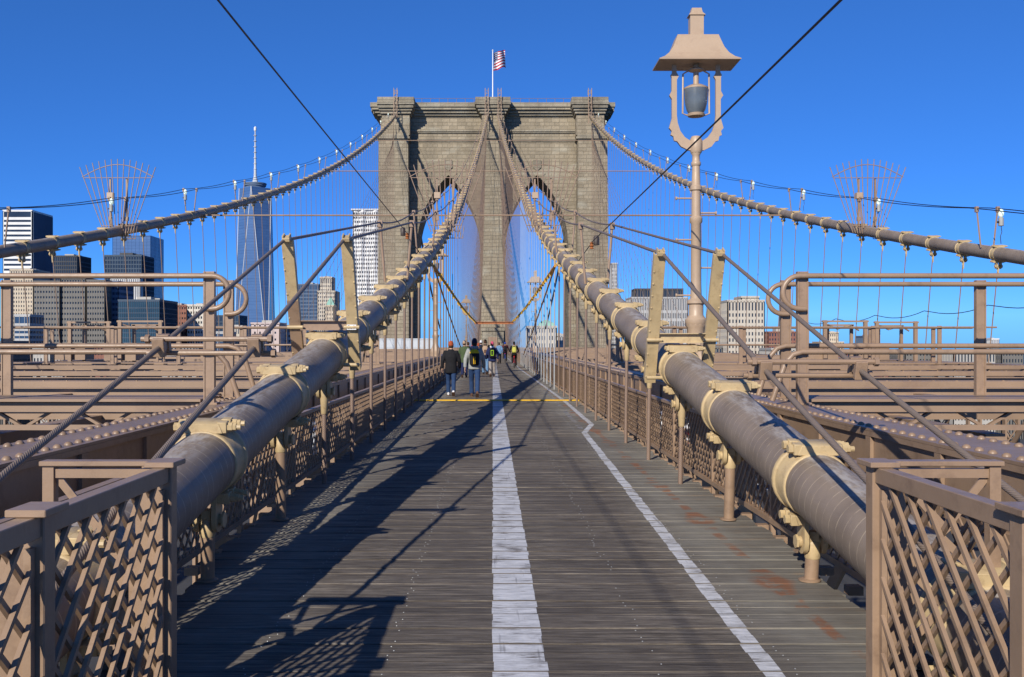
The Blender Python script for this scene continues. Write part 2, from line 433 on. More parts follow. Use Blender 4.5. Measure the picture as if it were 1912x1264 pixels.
# flag cloth
m, nt, bs = nodes('flag_cloth')
uv = nt.nodes.new('ShaderNodeUVMap'); sp = nt.nodes.new('ShaderNodeSeparateXYZ'); nt.links.new(uv.outputs[0], sp.inputs[0])
st = math_(nt, 'MODULO', math_(nt, 'FLOOR', math_(nt, 'MULTIPLY', sp.outputs[1], 12.999)), 2.0)
cc = mix(nt, st, (.42, .02, .035), (.78, .78, .78))
can = math_(nt, 'MULTIPLY', math_(nt, 'LESS_THAN', sp.outputs[0], .4), math_(nt, 'GREATER_THAN', sp.outputs[1], .4615))
su = math_(nt, 'SUBTRACT', math_(nt, 'FRACT', math_(nt, 'MULTIPLY', sp.outputs[0], 6/.4)), .5); sv = math_(nt, 'SUBTRACT', math_(nt, 'FRACT', math_(nt, 'MULTIPLY', math_(nt, 'SUBTRACT', sp.outputs[1], .4615), 5/.5385)), .5)
star = math_(nt, 'LESS_THAN', math_(nt, 'ADD', math_(nt, 'ABSOLUTE', su), math_(nt, 'ABSOLUTE', sv)), .3)
cc = mix(nt, can, cc, mix(nt, star, (.015, .02, .10), (.75, .75, .78)))
nt.links.new(cc, bs.inputs['Base Color']); bs.inputs['Roughness'].default_value = .8; M['flag_cloth'] = m
# ------------------------------------------------------------------ geometry of the bridge (metres; y along the walkway, deck at z = 0)
XM = .12                                               # middle of the walkway
D0, SP = 4.33, 2.29                                    # first suspender and spacing
TOW = 161.0                                            # front of the tower piers
SIDE = {1: "cyclists' side", -1: "walkers' side"}
def zc(d, s=1, inner=True):
    if d > TOW:
        if d < 176: return zc(TOW, s, inner)
        d = 337 - d
    z = .687 + .141*(d-6.62) + .000744*(d-6.62)**2
    if inner and s < 0: z += .15*(1-sstep(11, 26, d))
    return z
def xc(d, s, inner=True):
    if not inner: return s*16.4
    if d > TOW: d = TOW if d < 176 else 337 - d
    x = XM + s*2.1
    if s < 0: x -= .13*sstep(11, 26, d)
    if d > 70:
        t = ((d-70)/91)**1.75; x = x*(1-t) + s*.86*t
    return x
def cpt(d, s, inner=True): return Vector((xc(d, s, inner), d, zc(d, s, inner)))
def cframe(d, s, inner=True):                          # matrix: x across, y along the cable, z normal
    p = cpt(d, s, inner); t = (cpt(d+.3, s, inner) - cpt(d-.3, s, inner)).normalized()
    x = t.cross(Vector((0,0,1))).normalized(); n = x.cross(t)
    return Matrix(((x.x, t.x, n.x, p.x), (x.y, t.y, n.y, p.y), (x.z, t.z, n.z, p.z), (0,0,0,1)))
FENCE = {-1: -2.25, 1: 2.49}
CHIN = {-1: -2.64, 1: 2.88}; CHOUT = {-1: -3.14, 1: 3.40}; CHZ = 1.0
GATE = {-1: -1.43, 1: 1.73}
OUT = 16.1                                             # outer trusses
ROADZ = -4.3

# ------------------------------------------------------------------ ground, river, roadways
def ground_z(y): return -.0297*y                              # level ground in the walkway's climbing frame
b = MB(); b.hexa([(-9000, -300, ground_z(-300)-46), (9000, -300, ground_z(-300)-46), (9000, 15000, ground_z(15000)-46), (-9000, 15000, ground_z(15000)-46), (-9000, -300, ground_z(-300)-45), (9000, -300, ground_z(-300)-45), (9000, 15000, ground_z(15000)-45), (-9000, 15000, ground_z(15000)-45)]); tag(b.build('river', 'river_water'), kind='structure')
b = MB(); b.hexa([(-9000, 330, ground_z(330)-44.9), (9000, 330, ground_z(330)-44.9), (9000, 15000, ground_z(15000)-44.9), (-9000, 15000, ground_z(15000)-44.9), (-9000, 330, ground_z(330)-38), (9000, 330, ground_z(330)-38), (9000, 15000, ground_z(15000)-38), (-9000, 15000, ground_z(15000)-38)]); tag(b.build('city_ground', 'asphalt'), kind='structure')
for s in (-1, 1):
    x0, x1 = sorted((s*3.6, s*15.4))
    b = MB(); b.box(x0, x1, -8, 330, ROADZ-.35, ROADZ); rd = tag(b.build('roadway', 'asphalt'), kind='structure')
    b = MB()
    for lx in (s*7.4, s*11.2):
        for y in frange(-4, 160, 6): b.box(lx-.06, lx+.06, y, y+2.5, ROADZ+.002, ROADZ+.006)
    tag(b.build('lane_marking', 'road_white', rd), kind='stuff')

# ------------------------------------------------------------------ walkway of boards
wk = empty('walkway'); tag(wk, kind='structure')
b = MB()
for x in (-2.0, -1.25, -.55, .15, .85, 1.55, 2.2):
    b.box(x-.06, x+.06, -1.5, 158, -.30, -.055)
b.build('stringer', 'dark_steel', wk)
def plank_extent(y):
    if y < 4.9: return -1.80, 1.97
    if y < 7.2: return -2.06, 2.30
    return -2.2, 2.43
def plank_profile(w, c=.003, t=.042):
    h = w/2
    return [(-h, -t), (h, -t), (h, -c), (h-c, 0), (-h+c, 0), (-h, -c)]
plank_meshes = {}
def plank_mesh(kind, x0, x1):
    k = (kind, x0, x1)
    if k not in plank_meshes:
        b = MB(); w = PW - (.004, .008, .014)[kind]
        b.prism(plank_profile(w), (x0, 0, 0), (0,1,0), (0,0,1), (x1-x0, 0, 0))
        plank_meshes[k] = b.mesh('plank', 'weathered_board')
    return plank_meshes[k]
plank_top = {}
i0 = math.ceil(1.6/PW); n_sep = 300
rest = MB()
for i in range(i0-18, int(157.5/PW)):
    y = (i+.5)*PW; x0, x1 = plank_extent(y)
    dz = random.uniform(-.006, .003); plank_top[i] = dz
    kind = random.choice((0, 0, 1, 1, 2))
    if i0 <= i < i0+n_sep:
        o = link('plank', plank_mesh(kind, x0, x1), wk)
        o.location = (random.uniform(-.02, .02), y, dz); o.rotation_euler = (0, random.uniform(-.0006, .0006), random.uniform(-.0005, .0005))
    else:
        rest.prism(plank_profile(PW-.008), (x0, y, dz), (0,1,0), (0,0,1), (x1-x0, 0, 0))
tag(rest.build('plank_field', 'weathered_board', wk), kind='stuff')
# screw heads, two to a board over every stringer
b = MB()
for i in range(i0, i0+150):
    y = (i+.5)*PW
    for x in (-1.25, -.55, .15, .85, 1.55):
        if .0 < x < .28 and random.random() < .8: continue
        for q in (-.035, .035):
            if random.random() < .4: continue
            b.lathe([(.0045, 0), (.0035, .002)], (x+random.uniform(-.03, .03), y+q, plank_top[i]+.0005), 6)
tag(b.build('screw_field', 'galvanised', wk), kind='stuff')
# painted lines: one patch of paint on every board
def board_line(name, pts, w, mat, y0, y1, skip=0.0):
    b = MB()
    for i in range(math.ceil(y0/PW), int(y1/PW)):
        if i not in plank_top or random.random() < skip: continue
        ya, yb = i*PW+.005, (i+1)*PW-.005
        def xat(y):
            for (xa, da), (xb, db) in zip(pts, pts[1:]):
                if da <= y <= db: return xa + (xb-xa)*(y-da)/(db-da)
            return pts[-1][0]
        j1, j2 = random.uniform(-.006, .006), random.uniform(-.006, .006)
        z = plank_top[i] + .0022
        k = b.add([(xat(ya)+j1, ya, z), (xat(ya)+w+j2, ya, z), (xat(yb)+w+j2, yb, z), (xat(yb)+j1, yb, z)])
        b.face((k, k+1, k+2, k+3))
    return tag(b.build(name, mat, fix=False), kind='structure')
board_line('centre_line', [(0, 0), (0, 160)], .277, 'line_white', 1.8, 156)
board_line('edge_line', [(1.27, 0), (1.35, 4.7), (1.64, 17.6), (1.96, 19.4), (2.0, 27), (1.85, 45), (1.7, 60), (1.6, 100), (1.6, 160)], .105, 'line_white', 1.8, 156)
board_line('old_edge_line', [(1.64, 17.6), (1.74, 25.8), (1.77, 36)], .10, 'line_faded', 18.2, 34, .3)
# raised yellow joint strip
b = MB(); b.prism([(-.11, 0), (.11, 0), (.07, .03), (-.07, .03)], (-2.24, 27.4, .004), (0,1,0), (0,0,1), (4.72, 0, 0))
tag(b.build('joint_strip', 'yellow_paint'), 'worn yellow painted metal joint strip lying across the boardwalk', 'joint strip')

# ------------------------------------------------------------------ main cables and their bands
def band_parts(n=28, r=.222):
    """ring, saddle block, bolt and pin lug in the band's own frame"""
    ring = MB()
    ring.lathe([(r+.001, -.115), (r+.010, -.114), (r+.014, -.09), (r+.014, .075), (r+.030, .082), (r+.032, .112), (r+.001, .115)], (0,0,0), n, M=Matrix.Rotation(-math.pi/2, 3, 'X'))
    for sg in (1, -1):                                  # flanges on crown and keel
        z0 = sg*(r-.01); z1 = sg*(r+.06)
        lo, hi = min(z0, z1), max(z0, z1)
        ring.hexa([(-.14, -.10, lo), (.14, -.10, lo), (.14, .10, lo), (-.14, .10, lo),
                   (-.115, -.095, hi), (.115, -.095, hi), (.115, .095, hi), (-.115, .095, hi)] if sg > 0 else
                  [(-.115, -.095, lo), (.115, -.095, lo), (.115, .095, lo), (-.115, .095, lo), (-.14, -.10, hi), (.14, -.10, hi), (.14, .10, hi), (-.14, .10, hi)])
        for q in (-1, 1):
            ring.box(-.165, -.10, q*.055-.036, q*.055+.036, sg*(r+.028)-.038, sg*(r+.028)+.038)
            ring.box(.10, .165, q*.055-.036, q*.055+.036, sg*(r+.028)-.038, sg*(r+.028)+.038)
    bolt = MB(); RX = Matrix.Rotation(math.pi/2, 3, 'Y')
    bolt.lathe([(.031, -.20), (.031, -.166)], n=6, M=RX); bolt.lathe([(.019, -.165), (.019, .255)], n=8, M=RX)
    bolt.lathe([(.031, .166), (.031, .20)], n=6, M=RX); bolt.lathe([(.027, .202), (.027, .225)], n=6, M=RX)
    lug = MB()
    return ring, bolt, lug
def lug_mb(tilt, r=.222):
    """two hanging plates with a pin, upright in the world (band frame tilted by the cable's slope)"""
    g = MB(); c, s_ = math.cos(tilt), math.sin(tilt)
    def W(x, y, z): return Vector((x, y*c + z*s_, -y*s_ + z*c))   # world upright -> band frame
    for q in (-1, 1):
        poly = [(-.075, -r+.02), (.075, -r+.02), (.085, -r-.17)] + [(.085*math.cos(a), -r-.19 - .085*math.sin(a)) for a in [R(x) for x in (0, 30, 60, 90, 120, 150, 180)]] + [(-.085, -r-.17)]
        o = W(q*.065 - .016, 0, 0)
        g.prism(poly, o, W(0,1,0), W(0,0,1), W(.032,0,0))
    g.tube([W(-.105, 0, -r-.19), W(.105, 0, -r-.19)], .04, 10)
    g.tube([W(-.12, 0, -r-.19), W(-.105, 0, -r-.19)], .05, 6); g.tube([W(.105, 0, -r-.19), W(.12, 0, -r-.19)], .058, 6)
    return g
ring, bolt, _ = band_parts(28)
ring_me, bolt_me = ring.mesh('band', 'cream', True, bevel=.004), bolt.mesh('bolt', 'cream', True)
near_lug = {}
# light band for the distance: everything in one mesh
def far_band(n=14):
    a, bo, _ = band_parts(n); m_ = MB()
    m_.v, m_.f, m_.m, m_.uv = a.v[:], a.f[:], a.m[:], a.uv[:]
    for z in (.25, -.25):
        for q in (-.055, .055):
            k = m_.add([(v[0], v[1]+q, v[2]+z) for v in bo.v])
            for f in bo.f: m_.face([i+k for i in f])
    lg = lug_mb(.22); k = m_.add(lg.v)
    for f in lg.f: m_.face([i+k for i in f])
    return m_.mesh('band', 'cream', True)
far_me = far_band(14)
cables = {}
for inner in (True, False):
    for s in (-1, 1):
        root = empty('main_cable', (xc(8, s, inner), 8 if inner else 20, zc(8 if inner else 20, s, inner)),
                     ('thick wrapped suspension cable beside the boardwalk on the ' + SIDE[s]) if inner else
                     ('thick suspension cable with lamp-lined hand ropes along the outer edge on the ' + SIDE[s]), 'cable', 'main suspension cables')
        cables[(inner, s)] = root
        bpy.context.view_layer.update()
        inv = Matrix.Translation(root.location).inverted()
        ds = frange(-5 if inner else 13, 30, .5) + frange(30, TOW, 2.0) + [TOW+.01, 164, 168.5, 173, 175.9] + frange(177, 300, 4)
        b = MB(); b.tube([inv @ cpt(d, s, inner) for d in ds], .222, 40 if inner else 20, uvs=True)
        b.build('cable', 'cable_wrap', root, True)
        for k in range(0, 80):
            d = D0 + SP*k if inner else 17.2 + SP*k
            if d > TOW - 3: break
            mw = inv @ cframe(d, s, inner)
            near = inner and k < 9
            if near:
                o = link('cable_band', ring_me, root, mw)
                for z in (.25, -.25):
                    for q in (-.055, .055):
                        link('bolt', bolt_me, o, Matrix.Translation((0, q, z)))
                tilt = math.atan(zc(d+.2, s) - zc(d-.2, s)) / .4 * 1.0
                tilt = math.atan((zc(d+.2, s) - zc(d-.2, s))/.4)
                link('pin_lug', lug_mb(tilt).mesh('pin_lug', 'cream', True), o)
            else:
                link('cable_band', far_me, root, mw)

# ------------------------------------------------------------------ suspenders
def socket_mb():
    b = MB(); b.lathe([(.03, -.28), (.038, -.27), (.05, -.06), (.055, -.03), (.055, .0), (.04, .0)], (0,0,0), 12); b.box(-.03, .03, -.035, .035, -.01, .15); return b
sock_me = socket_mb().mesh('socket', 'cream', True)
for inner in (True, False):
    for s in (-1, 1):
        for k in range(0, 80):
            d = D0 + SP*k if inner else 17.2 + SP*k
            if d > TOW - 3: break
            top = cpt(d, s, inner) + Vector((0, 0, -.40))
            if inner:
                bx = (2.2 if s > 0 else -1.98 - .14*sstep(11, 26, d)); bz = -.25
                if k == 0: continue
            else: bx = s*(OUT-.05); bz = .6
            bot = Vector((bx, d, bz))
            if inner and k in (1, 2):
                o = empty('hanger_post', (bx, d, 0), ('%s brown pipe post under a cable band by the rust-stained boards' % ('shortest' if k == 1 else 'second shortest')) if s > 0 else
                          ('%s shaded brown pipe post under a cable band on the walkers\' side' % ('shortest' if k == 1 else 'second shortest')), 'post', 'pipe posts under the near cable bands')
                dx = top.x - bx
                b = MB(); b.tube([(0, 0, -.2), (dx, 0, top.z-.12)], .048, 16); b.build('pipe', 'bridge_brown', o, True)
                b = MB(); b.lathe([(.050, -.13), (.054, -.12), (.056, -.02), (.045, .0)], (dx, 0, top.z-.0), 16); b.box(dx-.032, dx+.032, -.045, .045, top.z-.01, top.z+.06); b.build('socket', 'cream', o, True)
                b = MB(); b.lathe([(.075, .003), (.075, .012), (.055, .02)], (0,0,0), 16); b.build('collar', 'bridge_brown', o, True)
                continue
            grey = inner and s > 0 and 33 < d < 76
            lab = ('galvanised grey wire suspender in the run beside the cyclists' if grey else
                   ("brown wire suspender between boardwalk and cable on the " + SIDE[s]) if inner else
                   ("thin brown wire suspender hanging from the outer cable on the " + SIDE[s]))
            grp = ('grey suspenders' if grey else ('inner' if inner else 'outer') + ' suspenders on the ' + SIDE[s])
            if inner and d < 30:
                o = empty('suspender', bot, lab, 'suspender', grp)
                v = top - bot
                b = MB(); b.tube([(0,0,0), v*.5, v - Vector((0,0,.2))], .028, 10, uvs=True); b.build('wire_rope', 'wire_rope', o, True)
                q = link('socket', sock_me, o); q.location = v
            else:
                b = MB(); r = (.026 if d < 45 else .019) if inner else .020
                v = top - bot
                b.tube([(0,0,0), v], r, 6, cap=False)
                b.tube([v - Vector((0,0,.32)), v - Vector((0,0,.02))], [.026, .05], 6, mi=1)
                o = b.build('suspender', ['galvanised' if grey else 'far_rope', 'cream'], None, True); o.location = bot
                tag(o, lab, 'suspender', grp)
# diagonal stays fanning from the tower
for inner in (True, False):
    for s in (-1, 1):
        for k in range(15):
            d = 74 + 5.5*k
            top = Vector((xc(TOW, s, inner) + s*.25, TOW-.3, 39.0 - .26*(14-k)))
            bot = Vector(((XM + s*2.2) if inner else s*OUT, d, .75))
            b = MB(); b.tube([(0,0,0), top-bot], .017, 6, cap=False)
            o = b.build('diagonal_stay', 'far_rope', None, True); o.location = bot
            tag(o, ('slanting wire stay fanning from the tower top into the boardwalk edge, %s' if inner else 'slanting wire stay fanning from the tower top out over the roadway edge, %s') % SIDE[s], 'stay', ('inner' if inner else 'outer') + ' stays on the ' + SIDE[s])

# cross ties between the cables
for d, lab in ((53.5, 'long thin steel tie crossing the whole bridge below the arch tips'), (94.5, 'thin steel tie crossing between cables at the height of the arch tips'), (130, 'short thin steel tie crossing between the cables above the arches')):
    z = zc(d, 1, False)-.1
    b = MB(); b.tube([(-16.3, 0, 0), (16.3, 0, 0)], .045, 8)
    for x in (-2.2, 2.3): b.box(x-.12, x+.12, -.1, .1, -.1, .1)
    o = b.build('cross_tie', 'bridge_brown_far', None, True); o.location = (0, d, z); tag(o, lab, 'tie rod')

# ------------------------------------------------------------------ hand ropes over the cables, their stanchions and lamps
def lamp_bits():
    b = MB(); b.lathe([(.07, -.16), (.085, -.15), (.085, .10), (.05, .13), (.05, .16)], (0,0,0), 10); return b.mesh('housing', 'lamp_box', True)
def bulb_me():
    b = MB(); b.lathe([(.05, 0), (.085, .04), (.09, .14), (.06, .24), (.01, .28)], (0,0,0), 10); return b.mesh('bulb', 'bulb_glass', True)
lampm, bulbm = lamp_bits(), bulb_me()
def rope_path(d0, d1, s, inner, q, h, step):
    pts = []; n = max(2, int((d1-d0)/1.3))
    for i in range(n+1):
        d = d0 + (d1-d0)*i/n; f = ((d-d0) % step)/step
        pts.append(Vector((xc(d, s, inner)+q, d, zc(d, s, inner) + h - .35*f*(1-f))))
    return pts
for s in (-1, 1):
    # inner cable: ropes run from the yellow frames up to the tower, and down past the frames to the near end
    zt = 2.81 if s < 0 else 2.65
    for q in (-.34, .34):
        x = (XM + s*2.13) + q*.98
        lower = [Vector((x, 2.2, zt-2.60)), Vector((x, 4.6, zt-1.78)), Vector((x, 6.7, zt-1.19)), Vector((x, 10.72, zt))]
        up = rope_path(20.4, 157, s, True, q, 1.42, 9.16)
        outer_rope = (q*s > 0)
        o = empty('hand_rope', (x, 2.2, 0), 'twisted wire hand rope over the cream trestle, %s strand on the %s' % ('roadway' if outer_rope else 'walkway', SIDE[s]), 'hand rope')
        b = MB(); b.tube([p - Vector((x, 2.2, 0)) for p in lower + up], .0195, 10, uvs=True); b.build('wire_rope', 'hand_wire', o, True)
        for d in frange(20.4, 156, 9.16):
            p = cpt(d, s) + Vector((q*.7, 0, .15)); t = Vector((xc(d, s)+q, d, zc(d, s)+1.42))
            bb = MB(); off = Vector((x, 2.2, 0))
            bb.tube([p-off, t-off], .028, 8); bb.box(*(lambda c: (c.x-.05, c.x+.05, c.y-.05, c.y+.05, c.z-.10, c.z+.04))(t-off))
            bb.build('stanchion', 'bridge_brown', o, True)
    # outer cable
    for q in (-.35, .35):
        o = empty('hand_rope', (s*16.4+q, 14, 0), 'thin hand rope above the outer cable, %s strand on the %s' % ('outboard' if q*s > 0 else 'inboard', SIDE[s]), 'hand rope')
        off = Vector((s*16.4+q, 14, 0))
        b = MB(); b.tube([p-off for p in rope_path(21.6, 158, s, False, q, 1.46, 10.02)], .017, 6); b.build('wire_rope', 'black_wire', o, True)
        for d in frange(21.6, 157, 10.02):
            p = cpt(d, s, False) + Vector((q*.6, 0, .15)); t = Vector((s*16.4+q, d, zc(d, s, False)+1.46))
            bb = MB(); bb.tube([p-off, t-off], .03, 6); bb.box(*(lambda c: (c.x-.05, c.x+.05, c.y-.05, c.y+.05, c.z-.14, c.z+.05))(t-off)); bb.build('stanchion', 'bridge_brown', o, True)
    for d in frange(31.62, 157, 10.02):
        t = Vector((s*16.4 + .35*s + .10, d-.02, zc(d, s, False)+1.02))
        o = empty('necklace_lamp', t, 'small glass lamp on the hand rope stanchions above the outer cable, ' + SIDE[s], 'lamp', 'lamps above the outer cable, ' + SIDE[s])
        link('housing', lampm, o); q = link('bulb', bulbm, o); q.location = (0, 0, .15)
        bb = MB(); bb.tube([(0,0,-.15), (.03,.0,-.35), (-.02,0,-.5), (.0,.0,-.75)], .012, 5); bb.box(-.14, 0, -.03, .03, -.06, .0); bb.build('wire', 'black_wire', o)

# cream frames that carry the hand ropes over the cable
for s in (-1, 1):
    d = D0 + 3*SP; fr_ = cframe(d, s); zt = 2.81 if s < 0 else 2.65
    base = cpt(d, s)
    o = empty('cable_trestle', base, 'cream H-shaped steel trestle straddling the cable on the ' + SIDE[s] + (', small sticker on one leg' if s < 0 else ''), 'frame', 'hand rope frames')
    for q in (-1, 1):
        b = MB()
        topz = zt - base.z
        lean = .16
        p0 = Vector((q*.335, .22, -.17)); p1 = Vector((q*.335, -.48, topz))
        t = (p1-p0).normalized(); xx = Vector((1,0,0)); yy = t.cross(xx)
        L_ = (p1-p0).length
        b.obox((p0+p1)/2, xx*.064, yy*.008, t*(L_/2))                       # wide face plate
        b.obox((p0+p1)/2 + xx*q*.0575 + yy*.055, xx*.008, yy*.047, t*(L_/2-.01))   # outer flange
        b.obox((p0+p1)/2 - xx*q*.0575 + yy*.04, xx*.008, yy*.032, t*(L_/2-.01))
        b.obox(p1 + t*.02, xx*.042, yy*.06, t*.02)                            # rope cradle
        b.obox(p1 + t*.045 + xx*.034, xx*.009, yy*.05, t*.02); b.obox(p1 + t*.045 - xx*.034, xx*.009, yy*.05, t*.02)
        pst = b.build('post', 'cream', o, bevel=.002)
        if s < 0 and q < 0:
            b = MB(); c0 = p0.lerp(p1, .28) - yy*.0105
            b.obox(c0, xx*.0655, yy*.0015, t*(L_*.27)); b.obox(c0 + xx*q*.067 + yy*.058, xx*.002, yy*.05, t*(L_*.27)); b.build('brown_coat', 'bridge_brown', pst)
        rv = MB()
        for k in range(10):
            c = p0 + (p1-p0)*(k+.6)/11 - yy*.008 + xx*q*.055
            rv.lathe([(.014, 0), (.008, -.009)], c, 6, M=Matrix((xx, t, yy)).transposed().to_3x3())
        tag(rv.build('rivet_row', 'cream', pst), kind='stuff')
    b = MB(); zb = .36
    b.box(-.27, .27, -.06, .06, zb-.055, zb-.045); b.box(-.27, .27, -.06, .06, zb+.05, zb+.06); b.box(-.27, .27, -.006, .006, zb-.045, zb+.05)
    b.build('beam', 'cream' if s > 0 else 'bridge_brown', o)
    for z in (zb-.02, -.1):
        for q in (-1, 1): b = MB(); b.tube([(q*.24, -.05, z), (q*.42, -.05, z)], .022, 8); b.build('bolt', 'cream', o, True)
    if s < 0:
        b = MB(); b.box(.275, .385, -.062, -.058, .31, .37); st_ = b.build('sticker', 'white_paint_metal', o)
        b = MB()
        for k, x in enumerate((.287, .318, .349)):                            # scrawled letters C c l
            if k < 2:
                hgt = (.036, .026)[k]
                b.box(x, x+.005, -.064, -.0625, .325, .325+hgt); b.box(x, x+.02, -.064, -.0625, .32, .326); b.box(x, x+.02, -.064, -.0625, .325+hgt-.005, .325+hgt)
            else: b.box(x+.006, x+.012, -.064, -.0625, .32, .362)
        b.build('lettering', 'cloth_black', st_)
    # spreader clamps further down the two ropes
    x0 = XM + s*2.13
    o = empty('rope_spreader', (x0, 6.75, zt-1.175), 'pair of clamps and rods tying the two hand ropes together on the ' + SIDE[s], 'clamp', 'rope spreaders')
    b = MB()
    for z, y in ((.045, -.05), (-.055, .06)):
        b.tube([(-.46, y, z), (.46, y, z)], .018, 8)
        for q in (-1, 1): b.lathe([(.032, 0), (.032, .03)], (q*.43, y, z), 6, M=Matrix.Rotation(math.pi/2, 3, 'Y'))
    b.build('rod', 'bridge_brown', o, True)
    for q in (-1, 1):
        b = MB(); t = Vector((0, 4.25, 1.19)).normalized(); n = Vector((0, -t.z, t.y))
        for w in (-1, 1): b.obox(Vector((q*.334, 0, 0)) + t*w*.055, Vector((.042,0,0)), t*.024, n*.066)
        b.obox((q*.334, 0, 0), (.032,0,0), t*.075, n*.036)
        b.build('clamp', 'bridge_brown', o, bevel=.004)

# fan-shaped guards that keep climbers off the cables
def guard(s, inner, d, lab):
    base = cpt(d, s, inner)
    o = empty('climbing_guard', base, lab, 'guard', 'fan guards on the cables')
    W = 1.0
    for k in range(13):
        a = (k-6)/6
        p0 = Vector((a*.62, -.05, -.12 + .05*abs(a))); p1 = Vector((a*1.66, -.12, 2.62 + .52*math.cos(a*1.25)))
        b = MB(); b.tube([p0, p1], .02, 6); b.build('spike', 'bridge_brown', o)
    b = MB(); b.tube([(a*1.56/6, -.1, 2.28 + .62*math.cos(a/6*1.45)) for a in range(-6, 7)], .02, 6); b.build('arc', 'bridge_brown', o)
    b = MB(); b.tube([(-1.50, -.1, 2.32), (1.50, -.1, 2.32)], .018, 6); b.tube([(-.70, -.08, .22), (.70, -.08, .22)], .018, 6); b.build('tie', 'bridge_brown', o)
    for x in (-.36, .36):
        b = MB(); b.box(x-.035, x+.035, -.05, .03, .15, 2.3); b.box(x-.07, x+.07, -.07, .05, .45, .62); b.box(x-.06, x+.06, -.07, .05, 1.3, 1.42); b.build('upright', 'bridge_brown', o)
    b = MB(); b.box(-.48, -.22, -.12, .1, 1.42, 1.68); b.build('light_box', 'lamp_tan', o)
    b = MB()
    for k in range(6):
        x = .25 + k*.12; b.tube([(x, -.1, .2), (x*.92, -.12, -.35)], .014, 5)
    b.tube([(.23, -.12, -.35), (.80, -.12, -.35)], .018, 5); b.build('basket', 'bridge_brown', o)
for s in (-1, 1):
    guard(s, False, 41.8, 'fan of steel spikes standing on the outer cable on the ' + SIDE[s])
    guard(s, True, 42.2, 'fan of steel spikes standing on the inner cable before the arch on the ' + SIDE[s])

# black wires overhead and their insulators
for s, px, py, d, zz in ((-1, 760, 435, 26.7, 4.74), (1, 1105, 452, 23.4, 4.12)):
    a = P(px, py, d); x = a.x
    pts = [Vector((x + .0*i, a.y - 46*i/24, a.z - .95*math.sin(math.pi*i/24)*.1)) for i in range(25)]
    b = MB(); b.tube([p - a for p in pts], .0105, 6); o = b.build('overhead_wire', 'black_wire', None, True); o.location = a
    tag(o, 'black wire strung above the boardwalk on the ' + SIDE[s], 'wire')
    o = empty('insulator', a + Vector((0, .03, -.02)), 'orange and black wire clamp hanging at the end of the wire, ' + SIDE[s], 'insulator', 'wire insulators')
    b = MB(); b.lathe([(.02, -.15), (.06, -.14), (.03, -.10), (.06, -.07), (.03, -.03), (.05, 0), (.015, .03)], (0,0,0), 10); b.build('bell', 'orange_steel', o, True)
    b = MB(); b.lathe([(.06, .0), (.07, .02), (.07, .2), (.04, .24)], (-.12 if s < 0 else .12, .05, -.05), 8); b.build('canister', 'dark_steel', o, True)
    e = cpt(d+6, s)
    b = MB(); b.tube([(0, .05, 0), (.2*-s, 2.0, -.35), tuple(e + Vector((0, 0, .25)) - o.location)], .012, 5); b.build('lead', 'black_wire', o)

